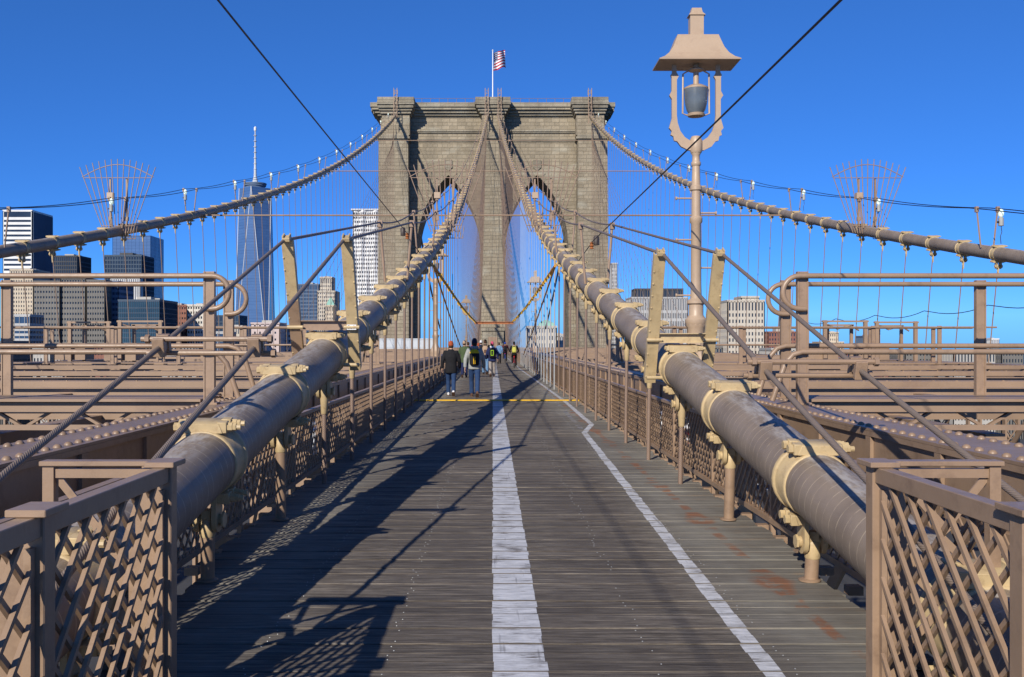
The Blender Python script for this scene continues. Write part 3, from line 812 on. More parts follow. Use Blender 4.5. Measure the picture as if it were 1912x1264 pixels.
# ------------------------------------------------------------------ stiffening trusses beside the walkway
rivet = MB(); rivet.lathe([(.028, 0), (.0255, .010), (.016, .019), (.006, .022)], (0,0,0), 10)
rivet_me = rivet.mesh('rivet', 'chord_brown', True)
for s in (-1, 1):
    xi, xo = CHIN[s], CHOUT[s]; x0, x1 = sorted((xi, xo)); xm = (x0+x1)/2
    o = empty('stiffening_truss', (xm, 2, ROADZ), 'riveted brown truss with flat top chord along the boardwalk on the ' + SIDE[s], 'truss', 'stiffening trusses beside the boardwalk')
    off = Vector((xm, 2, ROADZ))
    def loc(x, y, z): return (x-off.x, y-off.y, z-off.z)
    b = MB()
    def lb(b, xa, xb, ya, yb, za, zb): b.box(min(xa, xb)-off.x, max(xa, xb)-off.x, ya-off.y, yb-off.y, za-off.z, zb-off.z)
    lb(b, x0, x1, .2, 158, CHZ-.02, CHZ)
    ch = b.build('top_plate', 'chord_brown', o)
    b = MB()
    lb(b, xi+s*.03, xi+s*.045, .2, 158, .58, CHZ-.021); lb(b, xo-s*.045, xo-s*.03, .2, 158, .58, CHZ-.021)
    lb(b, xi-s*.0, xi+s*.13, .2, 158, .56, .58); lb(b, xo-s*.13, xo, .2, 158, .56, .58)
    lb(b, xi+s*.0, xi+s*.03, .2, 158, CHZ-.06, CHZ-.022)
    b.build('web', 'bridge_brown', o)
    b = MB()
    for y in frange(1.6, 150, SP/2):
        lb(b, xi+s*.002, xi+s*.029, y-.045, y+.045, .581, CHZ-.062)
    tag(b.build('stiffener_row', 'bridge_brown', o), kind='stuff')
    far = MB()
    for row, rx in enumerate((xi+s*.075, xo-s*.075)):
        for k, y in enumerate(frange(3.0, 40, .155)):
            p = loc(rx, y + row*.078, CHZ)
            if y < 11.5:
                r_ = link('rivet', rivet_me, ch); r_.location = p; r_.rotation_euler = (0, 0, random.random()*6)
            else: far.lathe([(.0275, 0), (.017, .018)], p, 5)
    tag(far.build('rivet_field', 'chord_brown', ch), kind='stuff')
    # posts, diagonals and bottom chord
    for k, y in enumerate(frange(2.9, 157, SP)):
        b = MB(); lb(b, xm-.16, xm+.16, y-.02, y+.02, ROADZ+.3, .56); lb(b, xm-.17, xm-.14, y-.06, y+.06, ROADZ+.3, .56); lb(b, xm+.14, xm+.17, y-.06, y+.06, ROADZ+.3, .56)
        b.build('truss_post', 'bridge_brown', o)
        if k % 2 == 0 and y < 150:
            b = MB(); b.bar(loc(xm-.1, y, .5), loc(xm-.1, y+2*SP, ROADZ+.4), .03, .14); b.bar(loc(xm+.1, y, ROADZ+.4), loc(xm+.1, y+2*SP, .5), .03, .14); b.build('truss_diagonal', 'bridge_brown', o)
    b = MB(); lb(b, x0, x1, .2, 158, ROADZ+.0, ROADZ+.3); b.build('bottom_chord', 'bridge_brown', o)
    # outer truss
    xm2 = s*OUT
    o = empty('stiffening_truss', (xm2, 8, ROADZ), 'far latticed truss at the outer edge of the roadway on the ' + SIDE[s], 'truss', 'outer trusses')
    off = Vector((xm2, 8, ROADZ))
    b = MB(); lb(b, xm2-.3, xm2+.3, 8, 158, .55, CHZ); b.build('top_chord', 'bridge_brown_far', o)
    b = MB(); lb(b, xm2-.3, xm2+.3, 8, 158, ROADZ-.2, ROADZ+.3); b.build('bottom_chord', 'bridge_brown_far', o)
    b = MB(); lb(b, xm2-.08, xm2+.08, 8, 158, -1.75, -1.55); lb(b, xm2-.05, xm2+.05, 8, 158, ROADZ+1.2, ROADZ+1.3); b.build('middle_rail', 'bridge_brown_far', o)
    for k, y in enumerate(frange(9, 157, SP)):
        b = MB()
        for q in (-.2, .2): lb(b, xm2+q-.03, xm2+q+.03, y-.09, y+.09, ROADZ+.3, .55)
        for j in range(7):
            z = ROADZ+.4 + j*.6
            b.bar(loc(xm2-.2, y-.02, z), loc(xm2+.2, y-.02, z+.55), .05, .02); b.bar(loc(xm2+.2, y+.02, z), loc(xm2-.2, y+.02, z+.55), .05, .02)
        b.build('lattice_post', 'bridge_brown_far', o)
        if k % 2 == 0 and y < 150:
            b = MB(); b.bar(loc(xm2-.1, y, .5), loc(xm2-.1, y+2*SP, ROADZ+.4), .04, .16); b.bar(loc(xm2+.1, y, ROADZ+.4), loc(xm2+.1, y+2*SP, .5), .04, .16); b.build('truss_diagonal', 'bridge_brown_far', o)

# cross beams over the roadways
for s in (-1, 1):
    for k, d in enumerate([10.62 + 5.85*i for i in range(25)]):
        xa, xb = (CHOUT[s] - s*.02, s*(OUT-.3))
        L_ = abs(xb-xa)
        o = empty('cross_beam', (xa, d, CHZ-.35), ('built-up steel cross beam under the pipe railings on the ' if k == 0 else 'built-up steel cross beam spanning the roadway behind the railings on the ') + SIDE[s], 'beam', ('first' if k == 0 else 'other') + ' cross beams on the ' + SIDE[s])
        b = MB(); b.box(min(0, s*L_), max(0, s*L_), -.14, .14, .335, .35); b.box(min(0, s*L_), max(0, s*L_), -.14, -.125, .245, .335); b.box(min(0, s*L_), max(0, s*L_), .125, .14, .245, .335)
        b.build('top_flange', 'bridge_brown_far', o)
        b = MB(); b.box(min(0, s*L_), max(0, s*L_), -.14, .14, .045, .06); b.box(min(0, s*L_), max(0, s*L_), -.14, -.125, .06, .105); b.build('bottom_flange', 'bridge_brown_far', o)
        if k == 0:
            b = MB()
            for j in range(int(L_/.9)):
                xx = s*(.3 + j*.9); b.bar((xx, 0, .06), (xx + s*.45, 0, .33), .03, .05, (0,1,0)); b.bar((xx+s*.45, 0, .33), (xx + s*.9, 0, .06), .03, .05, (0,1,0))
            tag(b.build('lacing', 'bridge_brown_far', o), kind='stuff')
        if d < 36:
            b = MB()
            for j in range(int(L_/.4)): b.lathe([(.024, 0), (.012, .015)], (s*(.2+j*.4), -.08, .35), 6)
            tag(b.build('rivet_field', 'bridge_brown_far', o), kind='stuff')
    for k, d in enumerate([13.5 + 5.85*i for i in range(24)]):                # lighter beams between, a little lower
        xa, xb = (CHOUT[s] - s*.02, s*(OUT-.3)); L_ = abs(xb-xa)
        o = empty('brace_beam', (xa, d, CHZ-.42), 'slim steel brace between the cross beams on the ' + SIDE[s], 'beam', 'slim braces on the ' + SIDE[s])
        b = MB(); b.box(min(0, s*L_), max(0, s*L_), -.10, .10, .16, .175); b.box(min(0, s*L_), max(0, s*L_), -.10, -.085, .0, .16); b.build('channel', 'bridge_brown_far', o)
        b = MB(); b.tube([(0, -.4, .30), (s*L_, -.4, .30)], .035, 6); b.build('conduit', 'bridge_brown_far', o, True)
    for xr, zr in ((5.6, CHZ-.50), (8.6, CHZ-.50), (11.6, CHZ-.50)):        # stringers along the roof of the roadway
        b = MB(); b.box(-.11, .11, 0, 144, 0, .14); q = b.build('roof_stringer', 'bridge_brown_far'); q.location = (s*xr, 10.62, zr)
        tag(q, 'long brown stringer under the cross beams on the ' + SIDE[s], 'stringer', 'stringers under the cross beams, ' + SIDE[s])

# pipe railings of the cross-over catwalks
def pipe_railing(s, d, tops, mid, post_x, lab, loop=True, brace=False, r=.029):
    o = empty('pipe_railing', (s*post_x[0], d, CHZ), lab, 'railing')
    off = Vector((s*post_x[0], d, CHZ))
    def q(x, z, y=0): return Vector((s*x, d+y, z)) - off
    x0 = post_x[0]; xe = OUT-.4
    if loop:
        rr = .175; pts = [q(xe, tops), q(x0-.05, tops)] + [q(x0-.05-rr*math.sin(a), tops-rr+rr*math.cos(a)) for a in [R(t) for t in range(15, 181, 15)]] + [q(x0+.02, tops-2*rr)]
    else: pts = [q(xe, tops), q(x0, tops)]
    b = MB(); b.tube(pts, r, 12); b.build('top_rail', 'bridge_brown', o, True)
    if loop: pts = [q(xe, mid), q(x0-.02, mid), q(x0-.12, mid-.03), q(x0-.2, mid-.12), q(x0-.34, CHZ+.04)]
    else: pts = [q(xe, mid), q(x0, mid)]
    b = MB(); b.tube(pts, r, 12); b.build('middle_rail', 'bridge_brown', o, True)
    for k, x in enumerate(post_x):
        b = MB(); w = .05
        b.box(*(lambda c: (c.x-w, c.x+w, c.y+.045, c.y+.06, c.z, c.z+tops-CHZ+.05))(q(x, CHZ)))
        for e in (-1, 1): b.box(*(lambda c: (c.x+e*w-.008, c.x+e*w+.008, c.y+.035, c.y+.10, c.z, c.z+tops-CHZ+.05))(q(x, CHZ)))
        b.box(*(lambda c: (c.x-.09, c.x+.09, c.y+.02, c.y+.16, c.z, c.z+.02))(q(x, CHZ)))
        if brace: b.bar(q(x, tops-.1, .09), q(x+.25, CHZ, .75), .06, .04)
        b.build('post', 'bridge_brown', o)
    return o
for s in (-1, 1):
    pipe_railing(s, 10.1, 2.365, 1.56, [3.3 + 2.62*i for i in range(5)] if s > 0 else [3.02 + 2.62*i for i in range(5)], 'brown pipe railing with curled ends above the first cross beam, walker-facing run, ' + SIDE[s])
    pipe_railing(s, 11.2, 2.345, 1.62, [3.46 + 2.3*i for i in range(6)] if s > 0 else [3.12 + 2.62*i for i in range(5)], 'brown pipe railing with curled ends above the first cross beam, tower-side run, ' + SIDE[s])
    pipe_railing(s, 29.7, 2.15, 1.60, [3.6 + 2.07*i for i in range(6)], 'thin straight pipe railing with posts beyond the curled railings, ' + SIDE[s], False, False, .028)
    pipe_railing(s, 31.2, 2.15, 1.60, [4.1 + 2.07*i for i in range(6)], 'thin straight pipe railing with slanting braces beyond the curled railings, ' + SIDE[s], False, True, .028)
    for d0, lab in ((10.25, 'first'), (29.85, 'second')):
        b = MB(); x0, x1 = sorted((CHOUT[s]+s*.05, s*15.7))
        for y in frange(0, .84 if d0 < 20 else 1.2, .14): b.box(0, x1-x0, y, y+.12, 0, .03)
        q = b.build('catwalk', 'bridge_brown_far'); q.location = (x0, d0+.15, CHZ+.012)
        tag(q, 'narrow %s catwalk of dark boards crossing above the roadway on the %s' % ('board' if lab == 'first' else 'far', SIDE[s]), 'catwalk')
    # parked maintenance frame on the far catwalk
    for x, dd, wl in ((12.2, 33.0, 'gate frame'), (14.6, 34.5, 'tall frame')):
        o = empty('work_frame', (s*x, dd, CHZ), 'small steel %s of a maintenance platform behind the thin railings on the %s' % (wl, SIDE[s]), 'work platform')
        for e in (-.7, .7):
            b = MB(); b.box(e-.06, e+.06, -.06, .06, 0, 1.45); b.box(e*.6-.05, e*.6+.05, .5, .6, 0, 1.3); b.build('leg', 'bridge_brown_far', o)
        b = MB(); b.box(-.8, .8, -.05, .05, 1.38, 1.44); b.box(-.5, .5, .5, .6, 1.26, 1.32); b.tube([(-.6, 0, 1.3), (-.2, .2, 1.15), (.2, .1, 1.28), (.55, .2, 1.1)], .03, 6); b.build('header', 'bridge_brown_far', o)
        b = MB(); b.box(-1.3, -.2, .1, .9, .05, .62); b.box(-1.35, -.15, .05, .95, .62, .66); b.build('motor_box', 'bridge_brown_far', o)
    # slack black cable looped along the suspenders
    if s > 0:
        b = MB(); pts = []
        for k in range(0, 6):
            for j in range(8):
                f = j/8; pts.append((s*(OUT-.02), 21.8 + 2*SP*(k+f), 2.95 - .03*k - .2*4*f*(1-f)))
        q0 = Vector(pts[0]); b.tube([Vector(p)-q0 for p in pts], .014, 5); q = b.build('slack_wire', 'black_wire', None, True); q.location = q0
        tag(q, 'slack black wire looping from suspender to suspender', 'wire')
# ------------------------------------------------------------------ lattice fences along the boardwalk
unit = MB(); unit.box(-.5, .5, -.5, .5, -.5, .5)
def unit_mesh(mat):
    k = 'unit_' + mat
    if k not in bpy.data.meshes: me = unit.mesh(k, mat)
    return bpy.data.meshes[k]
def lattice_lines(y0, y1, z0, z1, pitch):
    """45 degree lines clipped to a panel: (ya, za, yb, zb, direction)"""
    out = []; H = z1-z0
    c = math.ceil((y0-H)/pitch)*pitch
    while c < y1:
        a0 = max(0, (y0-c)); a1 = min(H, y1-c)
        if a1-a0 > .03:
            out.append((c+a0, z0+a0, c+a1, z0+a1, 1)); out.append((y0+y1-c-a0, z0+a0, y0+y1-c-a1, z0+a1, -1))
        c += pitch
    return out
def put_bar(parent, off, p, q, w, h, up, mat):
    p, q = Vector(p)-off, Vector(q)-off; t = q-p; L_ = t.length; t.normalize(); s_ = t.cross(Vector(up)).normalized(); u = s_.cross(t)
    c = (p+q)/2
    mw = Matrix(((t.x*L_, s_.x*w, u.x*h, c.x), (t.y*L_, s_.y*w, u.y*h, c.y), (t.z*L_, s_.z*w, u.z*h, c.z), (0,0,0,1)))
    return link('lattice_bar', unit_mesh(mat), parent, mw)
for s in (-1, 1):
    X = FENCE[s]; off = Vector((X, 5, 0))
    o = empty('lattice_fence', off, 'long brown diamond lattice fence edging the boardwalk on the ' + SIDE[s], 'fence', 'lattice fences along the boardwalk')
    restb = MB(); n_bar = 0
    y = 3.9
    while y < 155:
        y2 = y + SP
        for ya, za, yb, zb, dr in lattice_lines(y+.04, y2-.04, .10, .80, .15):
            if n_bar < 300:
                put_bar(o, off, (X + dr*.008, ya, za), (X + dr*.008, yb, zb), .006, .022, (1,0,0), 'bridge_brown') if False else put_bar(o, off, (X + dr*.008, ya, za), (X + dr*.008, yb, zb), .022, .009, (1,0,0), 'bridge_brown'); n_bar += 1
            else:
                restb.bar(Vector((X + dr*.008, ya, za))-off, Vector((X + dr*.008, yb, zb))-off, .022, .009, (1,0,0))
        b = MB(); b.box(-.02, .02, y-5-.025, y-5+.025, -.2, .86); b.box(min(0, s*.12), max(0, s*.12), y-5-.008, y-5+.008, .0, .55); b.box(min(s*.1, s*.3), max(s*.1, s*.3), y-5-.01, y-5+.01, -.2, .12)
        b.build('fence_post', 'bridge_brown', o)
        y = y2
    tag(restb.build('lattice_field', 'bridge_brown', o), kind='stuff')
    b = MB(); b.box(-.03, .03, -1.1, 150, .80, .84); b.build('top_rail', 'bridge_brown', o)
    b = MB(); b.box(-.03, .03, -1.1, 150, .055, .10); b.build('bottom_rail', 'bridge_brown', o)
    b = MB()
    for yy in frange(4.2, 60, .55): b.box(min(0, -s*.10), max(0, -s*.10), yy-5, yy-5+.09, -.045, .012)
    tag(b.build('bracket_row', 'bridge_brown', o), kind='stuff')

# barrier panels in the foreground
for s in (-1, 1):
    X = GATE[s] + (-.04 if s < 0 else 0); off = Vector((X, 3.1, 0))
    o = empty('barrier_fence', off, 'brown lattice barrier panels with flat-capped posts round the cable end, ' + SIDE[s], 'barrier', 'lattice barriers')
    posts = (4.28, 3.08, 1.9, .72)
    dx = s
    for y in posts:
        b = MB(); w = .036
        b.box(-.04, .04, y-3.1-.04, y-3.1+.04, -.05, 1.10)
        pst = b.build('post', 'bridge_brown', o, bevel=.004)
        b = MB(); b.box(-.065, .065, y-3.1-.085, y-3.1+.085, 1.101, 1.125); b.build('cap', 'bridge_brown', pst, bevel=.003)
        # outward stiffening plate with notched edge
        b = MB(); poly = [(.041, 0), (.15, 0), (.15, .30), (.13, .32), (.13, .42), (.16, .46), (.16, .70), (.13, .74), (.13, .88), (.10, .98), (.041, 1.0)]
        b.prism(poly, (0, y-3.1-.012, .02), (s, 0, 0), (0,0,1), (0, .02, 0)); b.build('stiffener', 'bridge_brown', pst)
    for ya, yb in zip(posts[1:], posts[:-1]):
        b = MB(); b.box(-.03, .03, ya-3.1+.041, yb-3.1-.041, 1.03, 1.10); b.build('top_rail', 'bridge_brown', o, bevel=.003)
        b = MB(); b.box(-.03, .03, ya-3.1+.041, yb-3.1-.041, .05, .10); b.build('bottom_rail', 'bridge_brown', o)
        for e in (ya+.058, yb-.058):
            b = MB(); b.box(-.012, .012, e-3.1-.014, e-3.1+.014, .1, 1.0); b.build('stile', 'bridge_brown', o)
        for (a, za, c, zb, dr) in lattice_lines(ya+.07, yb-.07, .10, 1.03, .168):
            put_bar(o, off, (X - s*dr*.0095, a, za), (X - s*dr*.0095, c, zb), .0185, .017, (1,0,0), 'bridge_brown')
    # return panel closing the end
    yb = 4.30; RE = .56
    b = MB(); b.box(min(s*.04, s*RE), max(s*.04, s*RE), 1.16, 1.24, 1.10, 1.122); b.build('return_cap', 'bridge_brown', o, bevel=.003)
    b = MB(); b.box(min(s*.05, s*(RE-.02)), max(s*.05, s*(RE-.02)), 1.185, 1.215, 1.045, 1.085); b.build('return_rail', 'bridge_brown', o)
    b = MB(); b.box(s*(RE-.035)-.025, s*(RE-.035)+.025, 1.175, 1.225, -.05, 1.10); b.build('return_post', 'bridge_brown', o)
    for k, (u0, z0, u1, z1) in enumerate(((.10, 1.05, .32, .80), (.50, 1.05, .30, .80), (.06, .72, .30, .47), (.52, .72, .30, .47), (.30, .77, .06, .55), (.30, .77, .52, .55), (.30, .47, .06, .2), (.30, .47, .52, .2))):
        p = Vector((X + s*u0, yb + (.006 if k % 2 else -.006), z0)); q = Vector((X + s*u1, yb + (.006 if k % 2 else -.006), z1))
        put_bar(o, off, p, q, .035, .01, (0,1,0), 'bridge_brown')

# ------------------------------------------------------------------ lamp posts
def fluted(prof, n=16, amp=.08):
    b = MB(); rings = []
    for r, z in prof:
        rings.append(b.add([((r*(1 + (amp if k % 2 else 0)))*math.cos(2*math.pi*k/n), (r*(1 + (amp if k % 2 else 0)))*math.sin(2*math.pi*k/n), z) for k in range(n)]))
    for a, c in zip(rings, rings[1:]):
        for k in range(n): b.face((a+k, a+(k+1) % n, c+(k+1) % n, c+k))
    b.face([rings[0]+k for k in range(n)][::-1]); b.face([rings[-1]+k for k in range(n)])
    return b
def lamp_post(loc, lab):
    o = empty('lamp_post', loc, lab, 'lamp post', 'lamp posts along the boardwalk')
    b = fluted([(.20, 0), (.20, .12), (.235, .2), (.22, .35), (.15, .52), (.13, .62), (.13, .92), (.15, .95), (.15, 1.0)], 24, .07); b.build('base', 'lamp_tan', o, True)
    b = MB(); b.lathe([(.15, .96), (.17, 1.0), (.17, 1.05), (.14, 1.08), (.115, 1.12), (.115, 1.28), (.145, 1.30), (.145, 1.34), (.09, 1.38), (.083, 1.6), (.077, 2.55), (.10, 2.58), (.10, 2.64), (.074, 2.67), (.071, 3.06), (.092, 3.08), (.092, 3.13), (.068, 3.16), (.060, 3.45), (.075, 3.47), (.075, 3.51), (.06, 3.53), (.058, 3.62), (.08, 3.66), (.08, 3.72), (.05, 3.74)], (0,0,0), 20)
    b.build('pole', 'lamp_tan', o, True)
    b = MB()
    for z, sg in ((1.43, -1), (1.86, 1), (2.3, -1), (2.72, 1), (2.95, -1), (1.05, 1)):
        b = MB(); b.tube([(sg*.07, 0, z), (sg*.30, 0, z)], .014, 6); b.lathe([(.028, -.012), (.028, .012)], (sg*.31, 0, z), 8, M=Matrix.Rotation(math.pi/2, 3, 'Y')); b.build('rung', 'lamp_tan', o, True)
    # yoke: a U of flat ornate bars
    out = [(.0, 3.70), (.12, 3.70), (.24, 3.76), (.30, 3.84), (.345, 3.85), (.36, 3.92), (.40, 3.94), (.385, 4.0), (.425, 4.05), (.405, 4.12), (.382, 4.20), (.382, 4.50), (.42, 4.56), (.385, 4.63), (.385, 4.84), (.40, 4.88), (.375, 4.92), (.375, 5.08)]
    inn = [(.31, 5.08), (.31, 4.92), (.275, 4.86), (.305, 4.80), (.305, 4.25), (.292, 4.13), (.25, 4.0), (.18, 3.905), (.09, 3.845), (.0, 3.82)]
    for sg in (-1, 1):
        b = MB(); poly = [(x*sg, z) for x, z in out + inn]
        if sg < 0: poly = poly[::-1]
        b.prism(poly, (0, -.028, 0), (1,0,0), (0,0,1), (0, .056, 0)); b.build('yoke', 'lamp_tan', o)
    b = MB(); b.lathe([(.085, 3.66), (.10, 3.70), (.10, 3.86), (.07, 3.92)], (0,0,0), 10); b.build('yoke_collar', 'lamp_tan', o, True)
    # flared square hood with chimney
    b = MB(); q = math.sqrt(2)
    prof = [(.625, 5.04), (.63, 5.055), (.54, 5.10), (.46, 5.17), (.395, 5.27), (.35, 5.38), (.32, 5.46), (.318, 5.47)]
    b.lathe([(r*q, z) for r, z in prof], (0,0,0), 4, rot=math.pi/4, sy=.52); hood = b.build('hood', 'lamp_tan', o)
    b = MB(); b.lathe([(.105*q, 5.45), (.105*q, 5.80)], (0,0,0), 4, rot=math.pi/4, sy=.75); b.lathe([(.13*q, 5.801), (.125*q, 5.81), (.09*q, 5.85), (.075*q, 5.92)], (0,0,0), 4, rot=math.pi/4, sy=.75); b.build('chimney', 'lamp_tan', hood)
    # lantern hung in the yoke
    b = MB(); b.lathe([(.04, 4.60), (.04, 5.06)], (0,0,0), 12); b.lathe([(.03, 4.92), (.11, 4.95), (.11, 4.965), (.05, 5.0)], (0,0,0), 16); b.lathe([(.17, 4.655), (.172, 4.68), (.10, 4.72), (.04, 4.73)], (0,0,0), 20); b.lathe([(.05, 4.22), (.115, 4.235), (.125, 4.27), (.11, 4.28)], (0,0,0), 20)
    lan = b.build('lantern', 'lamp_tan', o, True)
    b = MB(); b.lathe([(.108, 4.281), (.135, 4.34), (.158, 4.45), (.166, 4.56), (.168, 4.654)], (0,0,0), 24); b.build('globe', 'globe_glass', lan, True)
    lan.scale = (1.1, 1.1, 1.0)
    for sg in (-1, 1):
        b = MB(); b.tube([(sg*.10, 0, 4.955), (sg*.185, 0, 4.90), (sg*.19, 0, 4.28), (sg*.12, 0, 4.25)], .013, 8); b.build('hanger_rod', 'lamp_tan', lan, True)
    return o
# the nearest lamp: height set so that its foot stands on the truss chord
lp = lamp_post((3.06, 14.35, CHZ), 'ornate tan lamp post on the truss chord just behind the cream trestle, in full view')
lp.scale = (.96, .96, .96)
lamp_post((2.92+.16, 69, CHZ), 'ornate tan lamp post beside the cyclists, far along the boardwalk')
lamp_post((-2.88, 48, CHZ), "ornate tan lamp post partly behind the cable on the walkers' side")
lamp_post((-2.88, 104, CHZ), "ornate tan lamp post near the tower on the walkers' side")

# ------------------------------------------------------------------ the tower
tw = empty('bridge_tower', (0, TOW, 0), 'massive brown stone bridge tower with two pointed arches', 'tower')
off = Vector((0, TOW, 0))
yw0, yw1 = 3.0, 12.0; yb1 = 15.0
Zb = -46
ap, spz, hw, Rr = 30.6, 17.9, 5.45, 17.5
cxs = (-7.62, 7.62)
def arch_z(u):                                         # intrados height at offset u from the middle of the opening
    u = min(abs(u), hw); c = Rr - hw
    return spz + math.sqrt(max(0, Rr*Rr - (u + c)**2))
hw_eff = hw; ap_calc = arch_z(0)
b = MB()
edge = 19.25
def quad(p, q, r, t): k = b.add([p, q, r, t]); b.face((k, k+1, k+2, k+3))
ztop = 41.3
# solid piers of the wall
for x0, x1 in ((-edge, cxs[0]-hw), (cxs[0]+hw, cxs[1]-hw), (cxs[1]+hw, edge)):
    b.box(x0, x1, yw0, yw1, Zb, ztop)
for cx in cxs:
    n = 40; us = [-hw + 2*hw*i/n for i in range(n+1)]
    for u, v in zip(us, us[1:]):
        za, zb_ = arch_z(u), arch_z(v)
        for y in (yw0, yw1): quad((cx+u, y, za), (cx+v, y, zb_), (cx+v, y, ztop), (cx+u, y, ztop))
        quad((cx+u, yw0, za), (cx+v, yw0, zb_), (cx+v, yw1, zb_), (cx+u, yw1, za))
        quad((cx+u, yw0, ztop), (cx+v, yw0, ztop), (cx+v, yw1, ztop), (cx+u, yw1, ztop))
    b.box(cx-hw, cx+hw, yw0, yw1, Zb, -6.5)
b.build('wall', 'granite', tw, fix=True)
# buttress shafts, front and back, slightly battered
def shaft(x0, x1, y0, y1, z0, z1, bat):
    c = (x0+x1)/2; g = MB()
    g.hexa([(x0-bat, y0-bat, z0), (x1+bat, y0-bat, z0), (x1+bat, y1+bat, z0), (x0-bat, y1+bat, z0), (x0, y0, z1), (x1, y0, z1), (x1, y1, z1), (x0, y1, z1)]); return g
for x0, x1, c0, c1 in ((-19.27, -14.3, -19.45, -13.15), (-1.95, 2.05, -3.02, 3.08), (14.4, 19.4, 13.2, 19.5)):
    for y0, y1 in ((0, yw0-.004), (yw1+.004, yb1)):
        fy = lambda e: (y0-(e if y0 == 0 else 0), y1+(e if y0 > 0 else 0))
        shaft(x0, x1, y0, y1, Zb, 36.2, .35).build('pier_shaft', 'granite', tw)
        n0, n1 = (x0 + (.55 if x0 < -5 else .1), x1 + (.25 if x0 < -5 else -.1)) if x0 < 5 else (x0-.25, x1-.55)
        shaft(n0, n1, y0+.2, y1, 36.9, 40.4, 0).build('pier_neck', 'granite', tw)
        g = MB()
        for e, za, zb_ in ((.30, 36.2, 36.55), (.12, 36.551, 36.9)): ya, yb = fy(e); g.box(x0-e, x1+e, ya, yb, za, zb_)
        g.build('string_course', 'granite_cap', tw)
        g = MB()
        for t_, e, za, zb_ in ((.30, .2, 40.4, 40.85), (.55, .5, 40.851, 41.25), (.80, .85, 41.251, 41.75), (1.0, 1.1, 41.751, 42.3), (.93, .95, 42.301, 43.05)):
            ya, yb = fy(e); g.box(n0 + (c0-n0)*t_, n1 + (c1-n1)*t_, ya, yb, za, zb_)
        g.build('pier_cap', 'granite_cap', tw, bevel=.05)
# cornices of the wall in blocks, and string courses
def courses(name, spec, xa, xb, ends):
    for y0, sg in ((yw0, -1), (yw1, 1)):
        g = MB()
        for e, za, zb_ in spec: g.box(xa-(ends*e), xb+(ends*e), min(y0, y0+sg*e), max(y0, y0+sg*e)-.0, za, zb_)
        g.build(name, 'granite_cap', tw, bevel=.04)
courses('cornice', ((.45, 40.7, 41.1), (.85, 41.101, 41.55), (1.3, 41.551, 41.95), (1.5, 41.951, 42.75)), -edge, edge, 1.1)
courses('string_course', ((.22, 37.75, 38.0), (.40, 38.001, 38.3)), -edge+.05, edge-.05, .0)
courses('string_course', ((.18, 36.3, 36.5), (.35, 36.501, 36.75)), -edge+.05, edge-.05, .0)
b = MB(); b.box(-edge-1.2, edge+1.2, yw0+.02, yw1-.02, ztop+.001, 42.7); b.build('roof', 'granite_cap', tw)
# end cornices on the narrow sides
for s in (-1, 1):
    b = MB()
    for e, za, zb_ in ((.5, 40.7, 41.1), (.9, 41.101, 41.55), (1.5, 41.551, 41.95), (1.85, 41.951, 42.6)):
        b.box(min(s*(edge+.02), s*(edge+e)), max(s*(edge+.02), s*(edge+e)), 4.6, 10.4, za, zb_)
    b.build('cornice', 'granite_cap', tw)
# arch rings of voussoirs with a stepped label above
for cx in cxs:
    for y0 in (yw0-.12, yw1):
        for sg in (-1, 1):
            c = Rr - hw; a0 = 0.0; a1 = math.acos(c/Rr)
            nn = 17
            for k in range(nn):
                t0, t1 = a0 + (a1-a0)*k/nn, a0 + (a1-a0)*(k+1)/nn - .002
                ex = .85 if k % 2 else 1.25
                pts = [(-c + Rr*math.cos(t0), Rr*math.sin(t0)), (-c + (Rr+ex)*math.cos(t0), (Rr+ex)*math.sin(t0)), (-c + (Rr+ex)*math.cos(t1), (Rr+ex)*math.sin(t1)), (-c + Rr*math.cos(t1), Rr*math.sin(t1))]
                pts = [(max(.03, x), z) for x, z in pts]
                g = MB(); g.prism(pts, (cx, y0, spz), (sg, 0, 0), (0,0,1), (0, .12, 0)); g.build('voussoir', 'granite', tw)
    g = MB(); zt = spz + math.sqrt(Rr*Rr - (Rr-hw)**2)
    g.prism([(0, zt+.7), (.7, zt+1.3), (.7, zt+2.5), (-.7, zt+2.5), (-.7, zt+1.3)], (cx, yw0-.2, 0), (1,0,0), (0,0,1), (0, .199, 0)); g.build('keystone', 'granite_cap', tw)
# small stone portal against the middle pier
b = MB(); b.box(-1.75, 1.85, -2.6, -.36, -.5, 3.7); b.box(-1.95, 2.05, -2.8, -.36, 3.701, 4.25); b.build('portal', 'granite_cap', tw, bevel=.03)
b = MB(); b.box(-.75, .75, -2.68, -2.602, .0, 2.7); b.build('portal_door', 'bridge_brown_far', tw)
